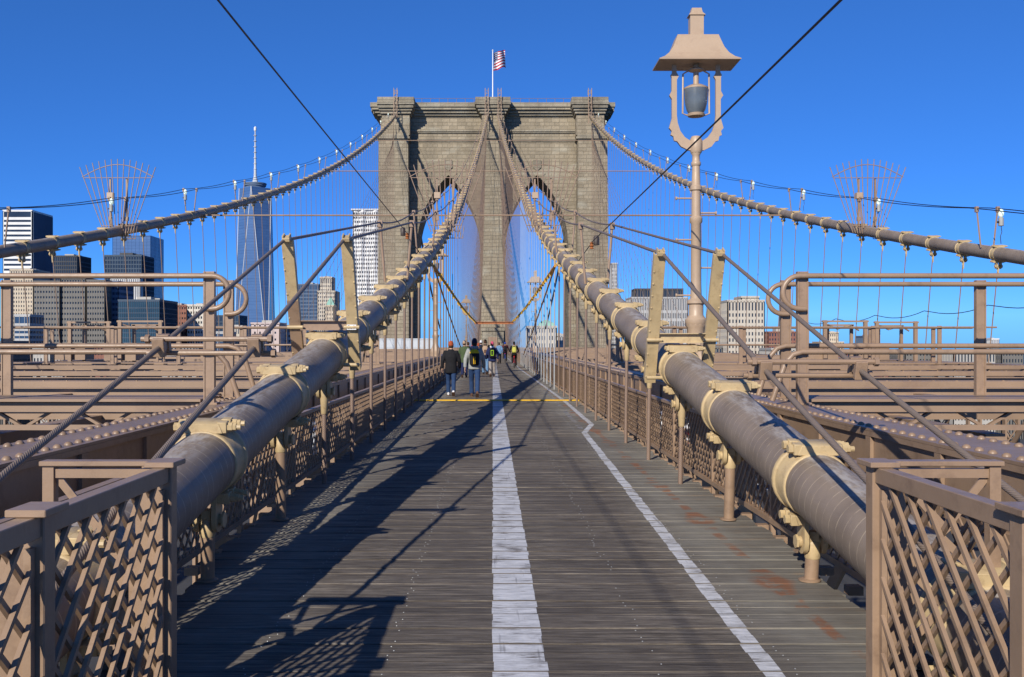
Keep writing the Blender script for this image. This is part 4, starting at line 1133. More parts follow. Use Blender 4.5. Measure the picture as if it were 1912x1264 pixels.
# saddle ladders and roof rail
for x in (-16.3, -1.0, 1.15, 16.3):
    o = empty('saddle_ladder', (x, TOW-1.4, 38.4), 'thin steel ladder frame climbing over the tower cap above %s' % {-16.3: "the outer cable, walkers' side", -1.0: "the inner cable, walkers' side", 1.15: "the inner cable, cyclists' side", 16.3: "the outer cable, cyclists' side"}[x], 'ladder', 'ladders on the tower cap')
    for q in (-.27, .27):
        b = MB(); b.box(q-.05, q+.05, -.05, .05, 0, 6.0); b.box(q-.05, q+.05, .8, .9, 5.0, 5.9); b.build('stile', 'bridge_brown_far', o)
    b = MB()
    for k in range(11): b.box(-.22, .22, -.03, .03, .3+k*.53, .36+k*.53)
    for k in range(6): b.bar((-.22, 0, .3+k*.9), (.22, 0, 1.2+k*.9), .04, .04)
    b.build('rung', 'bridge_brown_far', o)
for x0, x1 in ((-13.6, -3.2), (3.3, 13.6)):
    b = MB(); b.tube([(0, 0, .8), (x1-x0, 0, .8)], .035, 5)
    for k in range(8): b.tube([((x1-x0)*k/7, 0, 0), ((x1-x0)*k/7, 0, .8)], .035, 5)
    o = b.build('roof_railing', 'far_rope'); o.location = (x0, TOW+yw0-.9, 42.75); tag(o, 'thin railing on the tower roof over the arch on the ' + SIDE[1 if x0 > 0 else -1], 'railing')
# flag
fp = empty('flagpole', (0, TOW+4.0, 42.7), 'white flagpole with a striped and starred flag on the tower roof', 'flagpole')
b = MB(); b.lathe([(.14, 0), (.13, .3), (.10, .4), (.075, 9.5)], (0,0,0), 10); b.lathe([(.02, 9.5), (.13, 9.6), (.13, 9.7), (.02, 9.8)], (0,0,0), 10); b.build('pole', 'white_paint_metal', fp, True)
b = MB(); nu, nv = 26, 14; L_, H_ = 4.6, 3.1
k = []
for j in range(nv+1):
    for i in range(nu+1):
        u, v = i/nu, j/nv
        x = .09 + u*2.15 + .10*math.sin(u*9 + v*2.5)
        y = .7*math.sin(u*7.5 + v*1.2)*u**.6 + u*1.3
        z = 6.1 + v*H_ + .95*u**.9 + .22*math.sin(u*8.5+.6) * u + (.25*math.sin(v*3)*u)
        k.append((x, y, z))
b.add(k)
for j in range(nv):
    for i in range(nu):
        a = j*(nu+1)+i; uvq = [(i/nu, j/nv), ((i+1)/nu, j/nv), ((i+1)/nu, (j+1)/nv), (i/nu, (j+1)/nv)]
        b.face((a, a+1, a+nu+2, a+nu+1), 0, uvq)
b.build('flag', 'flag_cloth', fp, True, fix=False)
# grey sheet housing on the beams before the tower
o = empty('sheet_housing', (-13.4, 110, CHZ+.01), 'long pale grey sheet-metal housing lying across the beams before the tower', 'housing')
b = MB(); b.box(0, 6.7, 0, 2.2, 0, 1.05); b.box(-.05, 6.75, -.05, 2.25, 1.051, 1.2); b.build('shell', 'grey_sheet', o)
for k in range(7):
    b = MB(); b.box(.1+k*.95, .95+k*.95, -.03, -.001, .12, .98); b.build('panel', 'grey_sheet', o)
# orange beam hung over the walkway, ropes with yellow wraps
gy = 76; gz = 3.2
b = MB(); b.box(-1.45, 1.65, -.09, .09, -.02, .02); b.box(-1.45, 1.65, -.09, .09, .14, .18); b.box(-1.45, 1.65, -.015, .015, .02, .14)
o = b.build('hanging_beam', 'orange_steel'); o.location = (0, gy, gz); tag(o, 'rusty orange steel beam hung over the boardwalk before the tower portal', 'beam')
for s in (-1, 1):
    a = Vector((xc(30.5, s) - s*.22, 30.5, zc(30.5, s)-.35)); e = Vector((-1.38 if s < 0 else 1.58, gy, gz+.2))
    for kind, tgt in (('hang', e), ('drop', Vector((XM + s*1.95, 60 if s < 0 else 64, .9)))):
        b = MB(); n = 40
        pts = [a.lerp(tgt, i/n) + Vector((0, 0, (-.16 if kind == 'hang' else -.1)*math.sin(math.pi*i/n))) - a for i in range(n+1)]
        b.tube(pts, .05 if kind == 'hang' else .03, 8, uvs=True)
        o = b.build('caution_rope', 'caution_rope', None, True); o.location = a
        tag(o, ('orange and yellow wrapped rope sagging from cable to hanging beam on the ' if kind == 'hang' else 'thin orange wrapped rope slanting from cable to fence on the ') + SIDE[s], 'rope')
        if kind == 'hang':
            m_ = MB()
            for i in range(2, n, 1):
                p = pts[i]; m_.obox(p + Vector((random.uniform(-.03, .03), 0, random.uniform(-.06, 0))), Vector((.05, .02, .02)), Vector((0, .09, .02)), Vector((0, 0, random.uniform(.03, .08))))
            tag(m_.build('flag_wrap', 'yellow_paint', o), kind='stuff')
# ------------------------------------------------------------------ people
def remeshed(b, name, mat, parent, voxel=.022, smooth=6):
    me = b.mesh(name + '_src', mat); ob = bpy.data.objects.new('tmp', me); col.objects.link(ob)
    r = ob.modifiers.new('r', 'REMESH'); r.mode = 'VOXEL'; r.voxel_size = voxel; r.use_smooth_shade = True
    sm = ob.modifiers.new('s', 'SMOOTH'); sm.iterations = smooth; sm.factor = .5
    dg = bpy.context.evaluated_depsgraph_get(); dg.update()
    me2 = bpy.data.meshes.new_from_object(ob.evaluated_get(dg)); me2.name = name
    bpy.data.objects.remove(ob); bpy.data.meshes.remove(me)
    me2.materials.clear(); me2.materials.append(M[mat])
    me2.polygons.foreach_set('use_smooth', [True]*len(me2.polygons))
    return link(name, me2, parent)
def loft(b, rings, n=16):                               # rings: (cx, cy, z, rx, ry)
    rs = []
    for cx, cy, z, rx, ry in rings:
        vs = []
        for k in range(n):
            a = 2*math.pi*k/n; ca, sa = math.cos(a), math.sin(a); e = .85
            vs.append((cx + rx*math.copysign(abs(ca)**e, ca), cy + ry*math.copysign(abs(sa)**e, sa), z))
        rs.append(b.add(vs))
    for a, c in zip(rs, rs[1:]):
        for k in range(n): b.face((a+k, a+(k+1) % n, c+(k+1) % n, c+k))
    b.face([rs[0]+k for k in range(n)][::-1]); b.face([rs[-1]+k for k in range(n)])
def limb(b, pts, rr, n=10): b.tube(pts, rr, n)
def person(x, y, h, lab, jacket, trousers, hat=None, hatkind='beanie', bag=None, stride=.24, lead=1, coat=.80, shoes='cloth_black', hood=None, bag2=None, detail=True, rz=0, arms='swing', seat=False, z0=0.0, hem=None):
    o = empty('person', (x, y, z0), lab, 'person', rz=rz)
    k = h/1.75; o.scale = (k, k, k)
    vox = .022 if detail else .032
    # joints; facing +y
    if seat:                                            # riding a bicycle: hips on the saddle, hands on the bar
        hip = Vector((0, -.18, 1.0)); chest = Vector((0, .10, 1.40)); neck = Vector((0, .20, 1.52)); head = Vector((0, .25, 1.66))
        kn = {-1: Vector((-.12, .22, .78)), 1: Vector((.12, .18, .62))}; an = {-1: Vector((-.12, .02, .40)), 1: Vector((.12, -.02, .16))}
        el = {q: Vector((q*.30, .28, 1.20)) for q in (-1, 1)}; wr = {q: Vector((q*.25, .50, 1.06)) for q in (-1, 1)}
    else:
        hip = Vector((0, 0, .95)); chest = Vector((0, .02, 1.34)); neck = Vector((0, .02, 1.49)); head = Vector((0, .045, 1.635))
        kn, an = {}, {}
        for q in (-1, 1):
            f = stride*(1 if q == lead else -1)
            kn[q] = Vector((q*.095, f*.55 + .03, .51)); an[q] = Vector((q*.09, f - (.0 if q == lead else .03), .085 if q == lead else .12))
        el = {q: Vector((q*.275, -.03 - .10*(1 if q == lead else -1)*stride/.24, 1.15)) for q in (-1, 1)}
        wr = {q: Vector((q*.285, .08 - .22*(1 if q == lead else -1)*stride/.24, .92)) for q in (-1, 1)}
    sh = {q: chest + Vector((q*.185, -.01, .085)) for q in (-1, 1)}
    hp = {q: hip + Vector((q*.09, 0, -.04)) for q in (-1, 1)}
    # body: one continuous skin
    b = MB()
    loft(b, [(hip.x, hip.y, hip.z-.10, .10, .08), (hip.x, hip.y, hip.z, .155, .105), ((hip.x+chest.x)/2, (hip.y+chest.y)/2, (hip.z+chest.z)/2, .13, .095), (chest.x, chest.y, chest.z, .165, .11), (chest.x, chest.y+.01, chest.z+.11, .11, .08), (neck.x, neck.y, neck.z, .058, .06), (head.x, head.y-.02, head.z-.09, .058, .065)])
    loft(b, [(0, head.y+.005, head.z-.125, .035, .04), (0, head.y+.012, head.z-.10, .055, .065), (0, head.y+.005, head.z-.03, .072, .09), (0, head.y, head.z+.03, .076, .098), (0, head.y-.005, head.z+.085, .062, .082), (0, head.y-.01, head.z+.115, .03, .04)])
    b.obox(head + Vector((0, .10, -.02)), (.012,0,0), (0,.018,0), (0,0,.022))           # nose
    for q in (-1, 1):
        b.obox(head + Vector((q*.078, -.005, -.015)), (.010,0,0), (0,.016,0), (0,0,.03))  # ears
        limb(b, [hp[q], kn[q], an[q]], [.085, .056, .038]); limb(b, [sh[q] - Vector((q*.05,0,0)), sh[q], el[q], wr[q]], [.055, .055, .042, .028])
        limb(b, [an[q] - Vector((0, .04, .03)), an[q] + Vector((0, .15, -.04))], [.042, .035])
        d_ = (wr[q]-el[q]).normalized(); b.obox(wr[q] + d_*.055, d_*.055, Vector((.018,0,0)), Vector((0,.04,0)))
    body = remeshed(b, 'body', 'skin_pale', o, vox if detail else .03)
    # fingers
    fb = MB()
    for q in (-1, 1):
        d_ = (wr[q]-el[q]).normalized()
        for j, ln in enumerate((.07, .08, .075, .058)):
            p0 = wr[q] + d_*.095 + Vector((0, .032 - j*.021, 0)); p1 = p0 + d_*ln*.55; p2 = p1 + d_*ln*.35 + Vector((-q*.022, 0, 0))
            fb.tube([p0, p1, p2], [.010, .009, .007], 6)
        p0 = wr[q] + d_*.03 + Vector((0, .038, 0)); fb.tube([p0, p0 + d_*.04 + Vector((0, .025, 0)), p0 + d_*.075 + Vector((0, .028, 0))], [.012, .011, .008], 6)
    fb.build('fingers', 'skin_pale', body, True)
    # trousers
    b = MB()
    loft(b, [(hip.x, hip.y, hip.z-.13, .13, .10), (hip.x, hip.y, hip.z-.04, .175, .125), (hip.x, hip.y+.01, hip.z+.08, .165, .12)])
    for q in (-1, 1):
        limb(b, [hp[q], hp[q].lerp(kn[q], .5), kn[q], kn[q].lerp(an[q], .5), an[q] + Vector((0, -.005, .0))], [.105, .092, .076, .073, .075])
    remeshed(b, 'trousers', trousers, o, vox, 4)
    # shoes
    for q in (-1, 1):
        b = MB(); c = an[q]; pitch = 0 if (q == lead or seat) else -.75
        ca, sa = math.cos(pitch), math.sin(pitch)
        def W(yy, zz): return (c.x, c.y + yy*ca - zz*sa, c.z + yy*sa + zz*ca)
        rings = [(-.085, -.02, .032, .045), (-.06, -.02, .043, .06), (.03, -.03, .045, .05), (.12, -.045, .05, .034), (.17, -.05, .03, .022)]
        rs = []
        for yy, zz, rx, rz_ in rings:
            vs = []
            for j in range(10):
                a = 2*math.pi*j/10; p = W(yy, zz + rz_*math.sin(a)); vs.append((p[0] + rx*math.cos(a), p[1], p[2]))
            rs.append(b.add(vs))
        for a, e in zip(rs, rs[1:]):
            for j in range(10): b.face((a+j, a+(j+1) % 10, e+(j+1) % 10, e+j))
        b.face([rs[0]+j for j in range(10)]); b.face([rs[-1]+j for j in range(10)][::-1])
        b.build('shoe', shoes, o, True)
        if detail:
            b = MB(); b.obox(W(.03, -.078), Vector((.05,0,0)), Vector((0, .13*ca, .13*sa)), Vector((0, -.01*sa, .01*ca))); b.build('sole', 'cloth_brown', o)
    # jacket
    b = MB(); hz = hem if hem else coat
    mid = hip.lerp(chest, .5)
    if seat: loft(b, [(hip.x, hip.y-.02, hip.z-.03, .17, .14), (mid.x, mid.y-.02, mid.z, .18, .14), (chest.x, chest.y-.01, chest.z, .205, .145), (chest.x, chest.y, chest.z+.11, .15, .11), (neck.x, neck.y-.01, neck.z+.01, .075, .075)])
    else: loft(b, [(0, -.005, hz, .195, .150), (0, -.005, hz+.12, .20, .15), (0, 0, 1.08, .185, .138), (0, .0, 1.28, .205, .145), (0, .01, 1.41, .185, .12), (0, .015, 1.47, .11, .09), (0, .02, 1.53, .078, .078)])
    for q in (-1, 1):
        limb(b, [chest + Vector((q*.06, 0, .04)), sh[q] + Vector((0, 0, -.005)), sh[q].lerp(el[q], .5), el[q], el[q].lerp(wr[q], .5), wr[q] + (wr[q]-el[q]).normalized()*.02], [.10, .088, .074, .066, .060, .052])
    remeshed(b, 'jacket', jacket, o, vox, 4)
    if hood:
        b = MB(); b.lathe([(.03, -.02), (.10, .0), (.125, .05), (.11, .10), (.06, .10)], neck + Vector((0, -.035, -.03)), 14, sy=1.0); b.build('hood', hood, o, True)
    # hair, hat or helmet
    b = MB(); hd = head
    if hatkind == 'beanie':
        b.lathe([(.084, .0), (.092, .012), (.093, .05), (.088, .055), (.086, .09), (.068, .135), (.035, .16), (.008, .166)], hd + Vector((0, -.005, .005)), 18, sx=.93, sy=1.12); b.build('hat', hat, o, True)
        b = MB(); b.lathe([(.05, -.085), (.079, -.05), (.084, .01), (.07, .03)], hd + Vector((0, -.018, 0)), 14, sx=.93, sy=1.0); b.build('hair', 'hair_brown', o, True)
    elif hatkind == 'hair':
        b.lathe([(.045, -.09), (.08, -.055), (.087, .02), (.085, .07), (.066, .11), (.03, .132), (.006, .136)], hd + Vector((0, -.02, 0)), 16, sx=.93, sy=1.08); b.build('hair', hat or 'hair_brown', o, True)
    elif hatkind == 'helmet':
        b.lathe([(.10, .01), (.107, .03), (.10, .085), (.075, .13), (.035, .152), (.006, .156)], hd + Vector((0, -.005, .01)), 16, sx=.92, sy=1.25); hm = b.build('helmet', hat, o, True)
        b = MB()
        for xx in (-.04, 0, .04): b.box(xx-.008, xx+.008, -.10, .10, .10, .155)
        q_ = b.build('vent', 'cloth_black', hm); q_.location = hd + Vector((0, -.005, .005))
        b = MB(); b.lathe([(.045, -.09), (.079, -.05), (.082, .02)], hd + Vector((0, -.018, 0)), 14, sx=.93); b.build('hair', 'hair_brown', o, True)
    # backpack
    if bag:
        tl = math.atan2(chest.y-hip.y, chest.z-hip.z) if seat else 0
        Mx = Matrix.Rotation(-tl, 3, 'X'); c0 = (chest + hip)/2 + Vector((0, -.215 if not seat else -.24, .06))
        b = MB()
        def ring(z, rx, ry, cy): return (0, cy, z, rx, ry)
        loft(b, [ring(-.24, .11, .06, .01), ring(-.20, .145, .095, 0), ring(.0, .155, .11, -.01), ring(.14, .145, .095, .0), ring(.225, .11, .065, .02), ring(.25, .05, .04, .03)])
        b.v = [tuple(Mx @ Vector(v) + c0) for v in b.v]
        bg_ = b.build('backpack', bag, o, True)
        if bag2:
            b = MB()
            if bag2 == 'bag_yellow':
                loft(b, [ring(.135, .150, .10, .002), ring(.19, .135, .088, .010), ring(.235, .105, .06, .022), ring(.256, .05, .042, .03)])
                for xx in (-.022, .022): b.box(xx-.010, xx+.010, -.128, -.112, -.19, .03)
            elif bag2 == 'bag_lime':
                for xx in (-.06, .06): b.box(xx-.008, xx+.008, -.125, -.10, -.10, .14)
                b.box(-.068, .068, -.118, -.095, .13, .148); b.box(-.068, .068, -.127, -.11, -.12, -.10)
            else: b.box(-.06, .06, -.128, -.115, -.12, .05)
            b.v = [tuple(Mx @ Vector(v) + c0) for v in b.v]; b.build('bag_trim', bag2, bg_, True)
        for q in (-1, 1):
            b = MB(); cc_ = chest
            b.tube([cc_ + Vector((q*.09, -.14, .03)), cc_ + Vector((q*.105, -.05, .145)), cc_ + Vector((q*.11, .10, .09)), cc_ + Vector((q*.14, .12, -.1)), cc_ + Vector((q*.16, -.06, -.24))], .017, 6); b.build('strap', bag, bg_, True)
    return o
def gp(px, fy): d = EYE*F/(fy-CY); return (px-CX)*d/F, d
x, d = gp(842, 739); person(x, d, 1.68, 'person in black coat and rust-orange beanie walking with hands down', 'cloth_black', 'cloth_denim', 'hat_rust', stride=.17, lead=-1, coat=.72, shoes='cloth_white', hem=.74)
x, d = gp(886, 741); person(x, d, 1.76, 'person in grey jacket with black and yellow backpack and navy beanie', 'cloth_grey', 'cloth_denim', 'hat_navy', bag='cloth_black', bag2='bag_yellow', stride=.24, lead=-1, coat=.84, hood='cloth_grey', shoes='cloth_brown')
x, d = gp(867, 705); person(x, d, 1.74, 'person in olive green coat walking between the rust beanie and the yellow backpack', 'cloth_green', 'cloth_navy', 'bag_tan', stride=.2, lead=1, coat=.72)
x, d = gp(919, 703.5); person(x, d, 1.70, 'person in navy jacket, pink hat and grey trousers with lime-trimmed backpack', 'cloth_navy', 'cloth_khaki', 'hat_pink', bag='cloth_black', bag2='bag_lime', stride=.14, lead=1, coat=.78, hood='cloth_white', shoes='cloth_brown')
x, d = gp(906, 699); person(x, d, 1.84, 'bareheaded tall person with a tan backpack and pale jeans', 'cloth_black', 'cloth_denim_pale', 'hair_brown', 'hair', bag='bag_tan', bag2='cloth_brown', stride=.2, lead=-1)
x, d = gp(874, 694); person(x, d, 1.72, 'dark-haired person in black jacket behind the olive coat', 'cloth_black', 'cloth_black', 'hair_brown', 'hair', stride=.18, lead=1, detail=False)
x, d = gp(893, 691); person(x, d, 1.66, 'red-haired person in brown coat between the backpackers', 'cloth_brown', 'cloth_denim', 'hat_rust', 'hair', stride=.2, lead=-1, detail=False)
x, d = gp(898, 688); person(x, d, 1.80, 'person in dark jacket and white cap beyond the backpackers', 'cloth_navy', 'cloth_denim', 'cloth_white', stride=.2, lead=1, detail=False)
x, d = gp(932, 679); person(x, d, 1.70, 'person in pale blue top walking on the centre line', 'cloth_denim_pale', 'cloth_black', 'hair_brown', 'hair', stride=.2, lead=1, detail=False)
x, d = gp(884, 672); person(x, d, 1.72, 'person in red jacket far along the boardwalk', 'cloth_red', 'cloth_black', 'hair_brown', 'hair', stride=.2, lead=-1, detail=False)
# bicycles and riders
def bicycle(x, y, lab, mat):
    o = empty('bicycle', (x, y, 0), lab, 'bicycle', 'bicycles in the cycle lane')
    for yy in (-.52, .52):
        w = empty('wheel'); w.parent = o; w.location = (0, yy, .34)
        b = MB(); b.tube([(0, .33*math.cos(a), .33*math.sin(a)) for a in [2*math.pi*k/28 for k in range(28)]], .02, 6, closed=True); b.build('tyre', 'rubber', w, True)
        b = MB()
        for k in range(12): a = 2*math.pi*k/12; b.tube([(0, 0, 0), (0, .32*math.cos(a), .32*math.sin(a))], .003, 4)
        b.tube([(-.04, 0, 0), (.04, 0, 0)], .02, 8); b.build('spokes', 'chrome', w)
    b = MB(); bb = Vector((0, -.05, .30)); st = Vector((0, -.22, .84)); hd = Vector((0, .36, .82)); rx = Vector((0, -.52, .34))
    for p, q in ((bb, st), (st, hd), (bb, hd)): b.tube([p, q], .018, 8)
    for e in (-.05, .05): b.tube([rx + Vector((e,0,0)), bb], .011, 6); b.tube([rx + Vector((e,0,0)), st], .010, 6); b.tube([Vector((e, .52, .34)), Vector((e*.5, .40, .72)), hd], .013, 6)
    b.tube([hd, (0, .34, 1.0)], .016, 8); b.build('frame', mat, o, True)
    b = MB(); b.tube([(-.30, .42, 1.02), (-.12, .40, 1.03), (.12, .40, 1.03), (.30, .42, 1.02)], .014, 8); b.build('handlebar', 'chrome', o, True)
    b = MB(); loft(b, [(0, -.24, .86, .04, .10), (0, -.25, .895, .075, .13), (0, -.25, .92, .07, .12)]); b.tube([st, (0, -.24, .87)], .014, 6); b.build('saddle', 'cloth_black', o, True)
    b = MB(); b.tube([bb + Vector((-.05,0,0)), (-.12, .02, .40-.02)], .012, 6); b.tube([bb + Vector((.05,0,0)), (.12, -.02, .14)], .012, 6); b.box(-.17, -.07, -.03, .07, .365, .38); b.box(.07, .17, -.07, .03, .12, .135); b.build('crank', 'chrome', o)
    b = MB(); b.box(-.03, .03, -.36, -.33, .74, .79); b.build('tail_light', 'tail_red', o)
    return o
for px, fy, jk, tr, ht, bag_, lab, fm in ((960, 687, 'cloth_black', 'cloth_black', 'cloth_black', 'bag_olive', 'yellow-green bag', 'car_red'), (943, 676.5, 'cloth_maroon', 'cloth_black', 'helmet_blue', 'cloth_black', 'blue helmet', 'helmet_blue')):
    x, d = gp(px, fy)
    bicycle(x, d, 'bicycle under the rider with the ' + lab, fm)
    person(x, d, 1.70, 'cyclist in %s with %s riding away' % ('black' if fm == 'car_red' else 'maroon jacket', lab), jk, tr, ht, 'helmet' if fm != 'car_red' else 'beanie', bag=bag_, seat=True, z0=.0, detail=False)

# ------------------------------------------------------------------ cars on the roadways below
def car(x, y, mat, lab, facing=1, tall=False):
    o = empty('car', (x, y, ROADZ+.005), lab, 'car', 'cars on the roadway', rz=0 if facing > 0 else math.pi)
    H = 2.0 if tall else 1.46; W = .92 if tall else .88
    prof = ([(-2.3, .32), (-2.35, .8), (-2.28, 1.15), (-2.15, 1.9), (-2.0, H), (.6, H), (.95, 1.9), (1.5, 1.15), (2.2, .98), (2.38, .75), (2.35, .32)] if tall else
            [(-2.2, .32), (-2.25, .7), (-2.15, .98), (-1.7, 1.02), (-1.15, 1.38), (-.8, H), (.15, H), (.55, 1.36), (1.15, .98), (2.0, .88), (2.2, .68), (2.2, .32)])
    b = MB(); n = len(prof)
    ins = [.0 if z < 1.05 else (.07 if tall else .16) for _, z in prof]
    a = b.add([(-W+i, yy, z) for (yy, z), i in zip(prof, ins)]); c = b.add([(W-i, yy, z) for (yy, z), i in zip(prof, ins)])
    b.face([a+k for k in range(n)]); b.face([c+k for k in range(n)][::-1])
    for k in range(n): j = (k+1) % n; b.face((a+k, a+j, c+j, c+k))
    b.build('body', mat, o, bevel=.03)
    zs = (1.12, 1.85) if tall else (1.04, 1.36)
    for q in (-1, 1):
        b = MB(); xx = q*(W-.03 if tall else W-.075)
        for y0, y1 in (((-1.9, -.7), (-.6, .4), (.5, 1.0)) if tall else ((-1.0, -.35), (-.28, .62))): b.box(min(xx, xx+q*.02), max(xx, xx+q*.02), y0, y1, zs[0], zs[1]-.05)
        b.build('side_window', 'car_glass', o)
    b = MB(); y0, z0, y1, z1 = (-2.24, 1.2, -2.15, 1.78) if tall else (-1.63, 1.07, -1.18, 1.37)
    b.hexa([(-W+.18, y0-.02, z0), (W-.18, y0-.02, z0), (W-.18, y0, z0), (-W+.18, y0, z0), (-W+.24, y1-.03, z1), (W-.24, y1-.03, z1), (W-.24, y1, z1), (-W+.24, y1, z1)]); b.build('rear_window', 'car_glass', o)
    b = MB(); y0, z0, y1, z1 = (1.46, 1.2, .98, 1.85) if tall else (1.12, 1.02, .58, 1.36)
    b.hexa([(-W+.18, y0, z0), (W-.18, y0, z0), (W-.18, y0+.03, z0), (-W+.18, y0+.03, z0), (-W+.24, y1, z1), (W-.24, y1, z1), (W-.24, y1+.04, z1), (-W+.24, y1+.04, z1)]); b.build('windscreen', 'car_glass', o)
    for q in (-1, 1):
        b = MB(); yy = -2.37 if tall else -2.27; b.box(q*.6-.14, q*.6+.14, yy, yy+.08, .82, .98 if not tall else 1.2); b.build('tail_light', 'tail_red', o)
        b = MB(); yy = 2.3 if tall else 2.14; b.box(q*.6-.16, q*.6+.16, yy, yy+.09, .62, .76); b.build('headlight', 'white_paint_metal', o)
        for yy in (-1.35, 1.4):
            w = empty('wheel'); w.parent = o; w.location = (q*(W-.1), yy, .33)
            b = MB(); b.lathe([(.20, -.11), (.31, -.11), (.33, -.07), (.33, .07), (.31, .11), (.20, .11)], (0,0,0), 20, M=Matrix.Rotation(math.pi/2, 3, 'Y')); b.build('tyre', 'rubber', w, True)
            b = MB(); b.lathe([(.198, -.112), (.05, -.118), (.05, .118), (.198, .112)], (0,0,0), 14, M=Matrix.Rotation(math.pi/2, 3, 'Y')); b.build('rim', 'chrome', w, True)
    b = MB(); b.box(-.25, .25, (-2.375 if tall else -2.262), (-2.35 if tall else -2.25), .5, .62); b.build('number_plate', 'white_paint_metal', o)
car(-9.2, 46, 'car_white', 'white van showing through the lattice fence on the walkers\' side', -1, True)
car(-9.2, 58, 'car_silver', 'silver car behind the white van on the walkers\' side roadway', -1)
car(-5.5, 70, 'car_white', 'white saloon car in the lane beside the truss, walkers\' side', -1)
car(10.2, 55, 'car_white', 'white van with red tail lights through the fence on the cyclists\' side', 1, True)
car(9.4, 44, 'car_red', 'red car through the lattice fence on the cyclists\' side', 1)
car(5.6, 30, 'car_silver', 'silver car in the lane beside the truss, cyclists\' side', 1)

# ------------------------------------------------------------------ the city
G0 = -38.0
def bld(px0, px1, ytop, d, depth, wall, glassm, lab, nx, floor=4.0, pier=.35, span=.45, proud=.5, name='office_building', ybase=None, crown=None, side_wall=None, roof_bits=True, wfac=None):
    x0, x1 = (px0-CX)*d/F, (px1-CX)*d/F; zt = EYE + (CY-ytop)*d/F
    G = G0 + ground_z(d) - 1; o = empty(name, ((x0+x1)/2, d, G), lab, 'building'); w = x1-x0; H = zt-G
    b = MB(); b.box(-w/2+proud, w/2-proud, proud, depth-proud, 0, H-.5); b.build('glass_core', glassm, o)
    g = MB(); step = w/nx; pw = step*pier
    # front and back, both sides: piers and spandrels over the glass core
    for y0, y1 in ((0, proud), (depth-proud, depth)):
        for i in range(nx+1):
            c = -w/2 + pw/2 + (w-pw)*i/nx; g.box(c-pw/2, c+pw/2, y0, y1, 0, H)
    ny = max(2, int(depth/step)); 
    for sg in (-1, 1):
        for i in range(ny+1):
            c = pw/2 + (depth-pw)*i/ny; xa, xb = sorted((sg*w/2, sg*(w/2-proud))); g.box(xa, xb, c-pw/2, c+pw/2, 0, H)
    g.build('piers', wall, o)
    s_ = MB(); nf = int(H/floor)
    for k in range(nf):
        z = k*floor; z1 = z + floor*span
        if z1 < H*.25: continue
        s_.box(-w/2+.06, w/2-.06, .08, proud, z, z1); s_.box(-w/2+.06, w/2-.06, depth-proud, depth-.08, z, z1)
        s_.box(-w/2+.08, -w/2+proud, proud, depth-proud, z, z1); s_.box(w/2-proud, w/2-.08, proud, depth-proud, z, z1)
    s_.build('spandrels', wfac or wall, o)
    b = MB(); b.box(-w/2, w/2, 0, depth, H-.499, H+.6); b.box(-w/2-.1, w/2+.1, -.1, depth+.1, H+.601, H+1.2); b.build('parapet', wall, o)
    if roof_bits:
        b = MB(); b.box(-w*.2, w*.15, depth*.3, depth*.7, H+1.2, H+1.2+w*.08); b.box(w*.2, w*.32, depth*.4, depth*.6, H+1.2, H+1.2+w*.05); b.build('plant_room', crown or 'b_concrete', o)
    return o
S = d_ = 900
o = bld(5, 60, 394, 900, 42, 'b_white', 'win_dark', 'white-banded office tower with a dark ribbed flank behind the outer cable', 1, 4.6, .04, .55, .6, roof_bits=False)
w_ = 55*900/F; H_ = EYE + (CY-394)*900/F - o.location.z
b = MB(); b.box(w_/2+.02, w_/2+.3, .6, 41.5, 0, H_-.6); b.build('flank', 'b_navy', o)
b = MB()
for k in range(22): b.box(w_/2+.31, w_/2+.75, 1+k*1.88, 1.5+k*1.88, 0, H_-.6)
b.build('flank_ribs', 'b_bluegrey', o)
bld(99, 148, 479, 1000, 30, 'b_dark', 'win_dark', 'black office block between the white-banded tower and the dark crowned tower', 12, 4.2, .3, .3, .4)
bld(18, 62, 505, 780, 30, 'b_beige', 'win_dark', 'beige apartment tower behind the grey block with small windows', 9, 3.4, .55, .5, .4)
bld(26, 56, 590, 640, 20, 'b_lightgrey', 'win_blue', 'low blue-banded building at the foot of the beige tower', 3, 3.4, .06, .5, .4, roof_bits=False)
bld(62, 112, 527, 700, 30, 'b_grey', 'win_dark', 'grey slab wing with small square windows, next to the beige apartment tower', 9, 4.0, .42, .62, .5, roof_bits=False)
bld(113, 160, 521, 702, 30, 'b_grey', 'win_dark', 'taller grey slab wing with small square windows, between its two lower wings', 9, 4.0, .42, .62, .5)
bld(161, 196, 525, 700, 30, 'b_grey', 'win_dark', 'grey slab wing with small square windows, next to its blue-grey flank', 7, 4.0, .42, .62, .5, roof_bits=False)
bld(197, 221, 527, 712, 30, 'b_bluegrey', 'win_blue', 'narrow blue-grey flank building attached to the grey slab', 4, 4.0, .2, .5, .4, roof_bits=False)
bld(210, 281, 441, 1500, 60, 'tower_glass_blue', 'tower_glass_blue', 'pale blue glass tower rising behind the dark crowned tower', 10, 5, .06, .08, .3, roof_bits=False)
bld(195, 265, 478, 950, 34, 'b_navy', 'win_dark', 'dark crowned tower with pale vertical fins lower down', 14, 4.2, .25, .25, .4, crown='b_dark')
bld(205, 262, 520, 940, 8, 'b_white', 'win_dark', 'pale finned lower block in front of the dark crowned tower', 16, 30, .45, .1, .4, roof_bits=False)
bld(220, 298, 562, 690, 40, 'b_navy', 'glass_teal', 'dark teal glass block with a pale top storey', 20, 3.6, .10, .18, .3, wfac='b_navy')
bld(221, 297, 560, 684, 5, 'b_cream', 'glass_teal', 'pale colonnaded top storey of the teal glass block', 22, 3.6, .3, .2, .3, roof_bits=False) if False else None
bld(298, 349, 572, 760, 34, 'b_brick', 'win_dark', 'red-brown brick office block beside the cream building', 10, 4.0, .45, .6, .4)
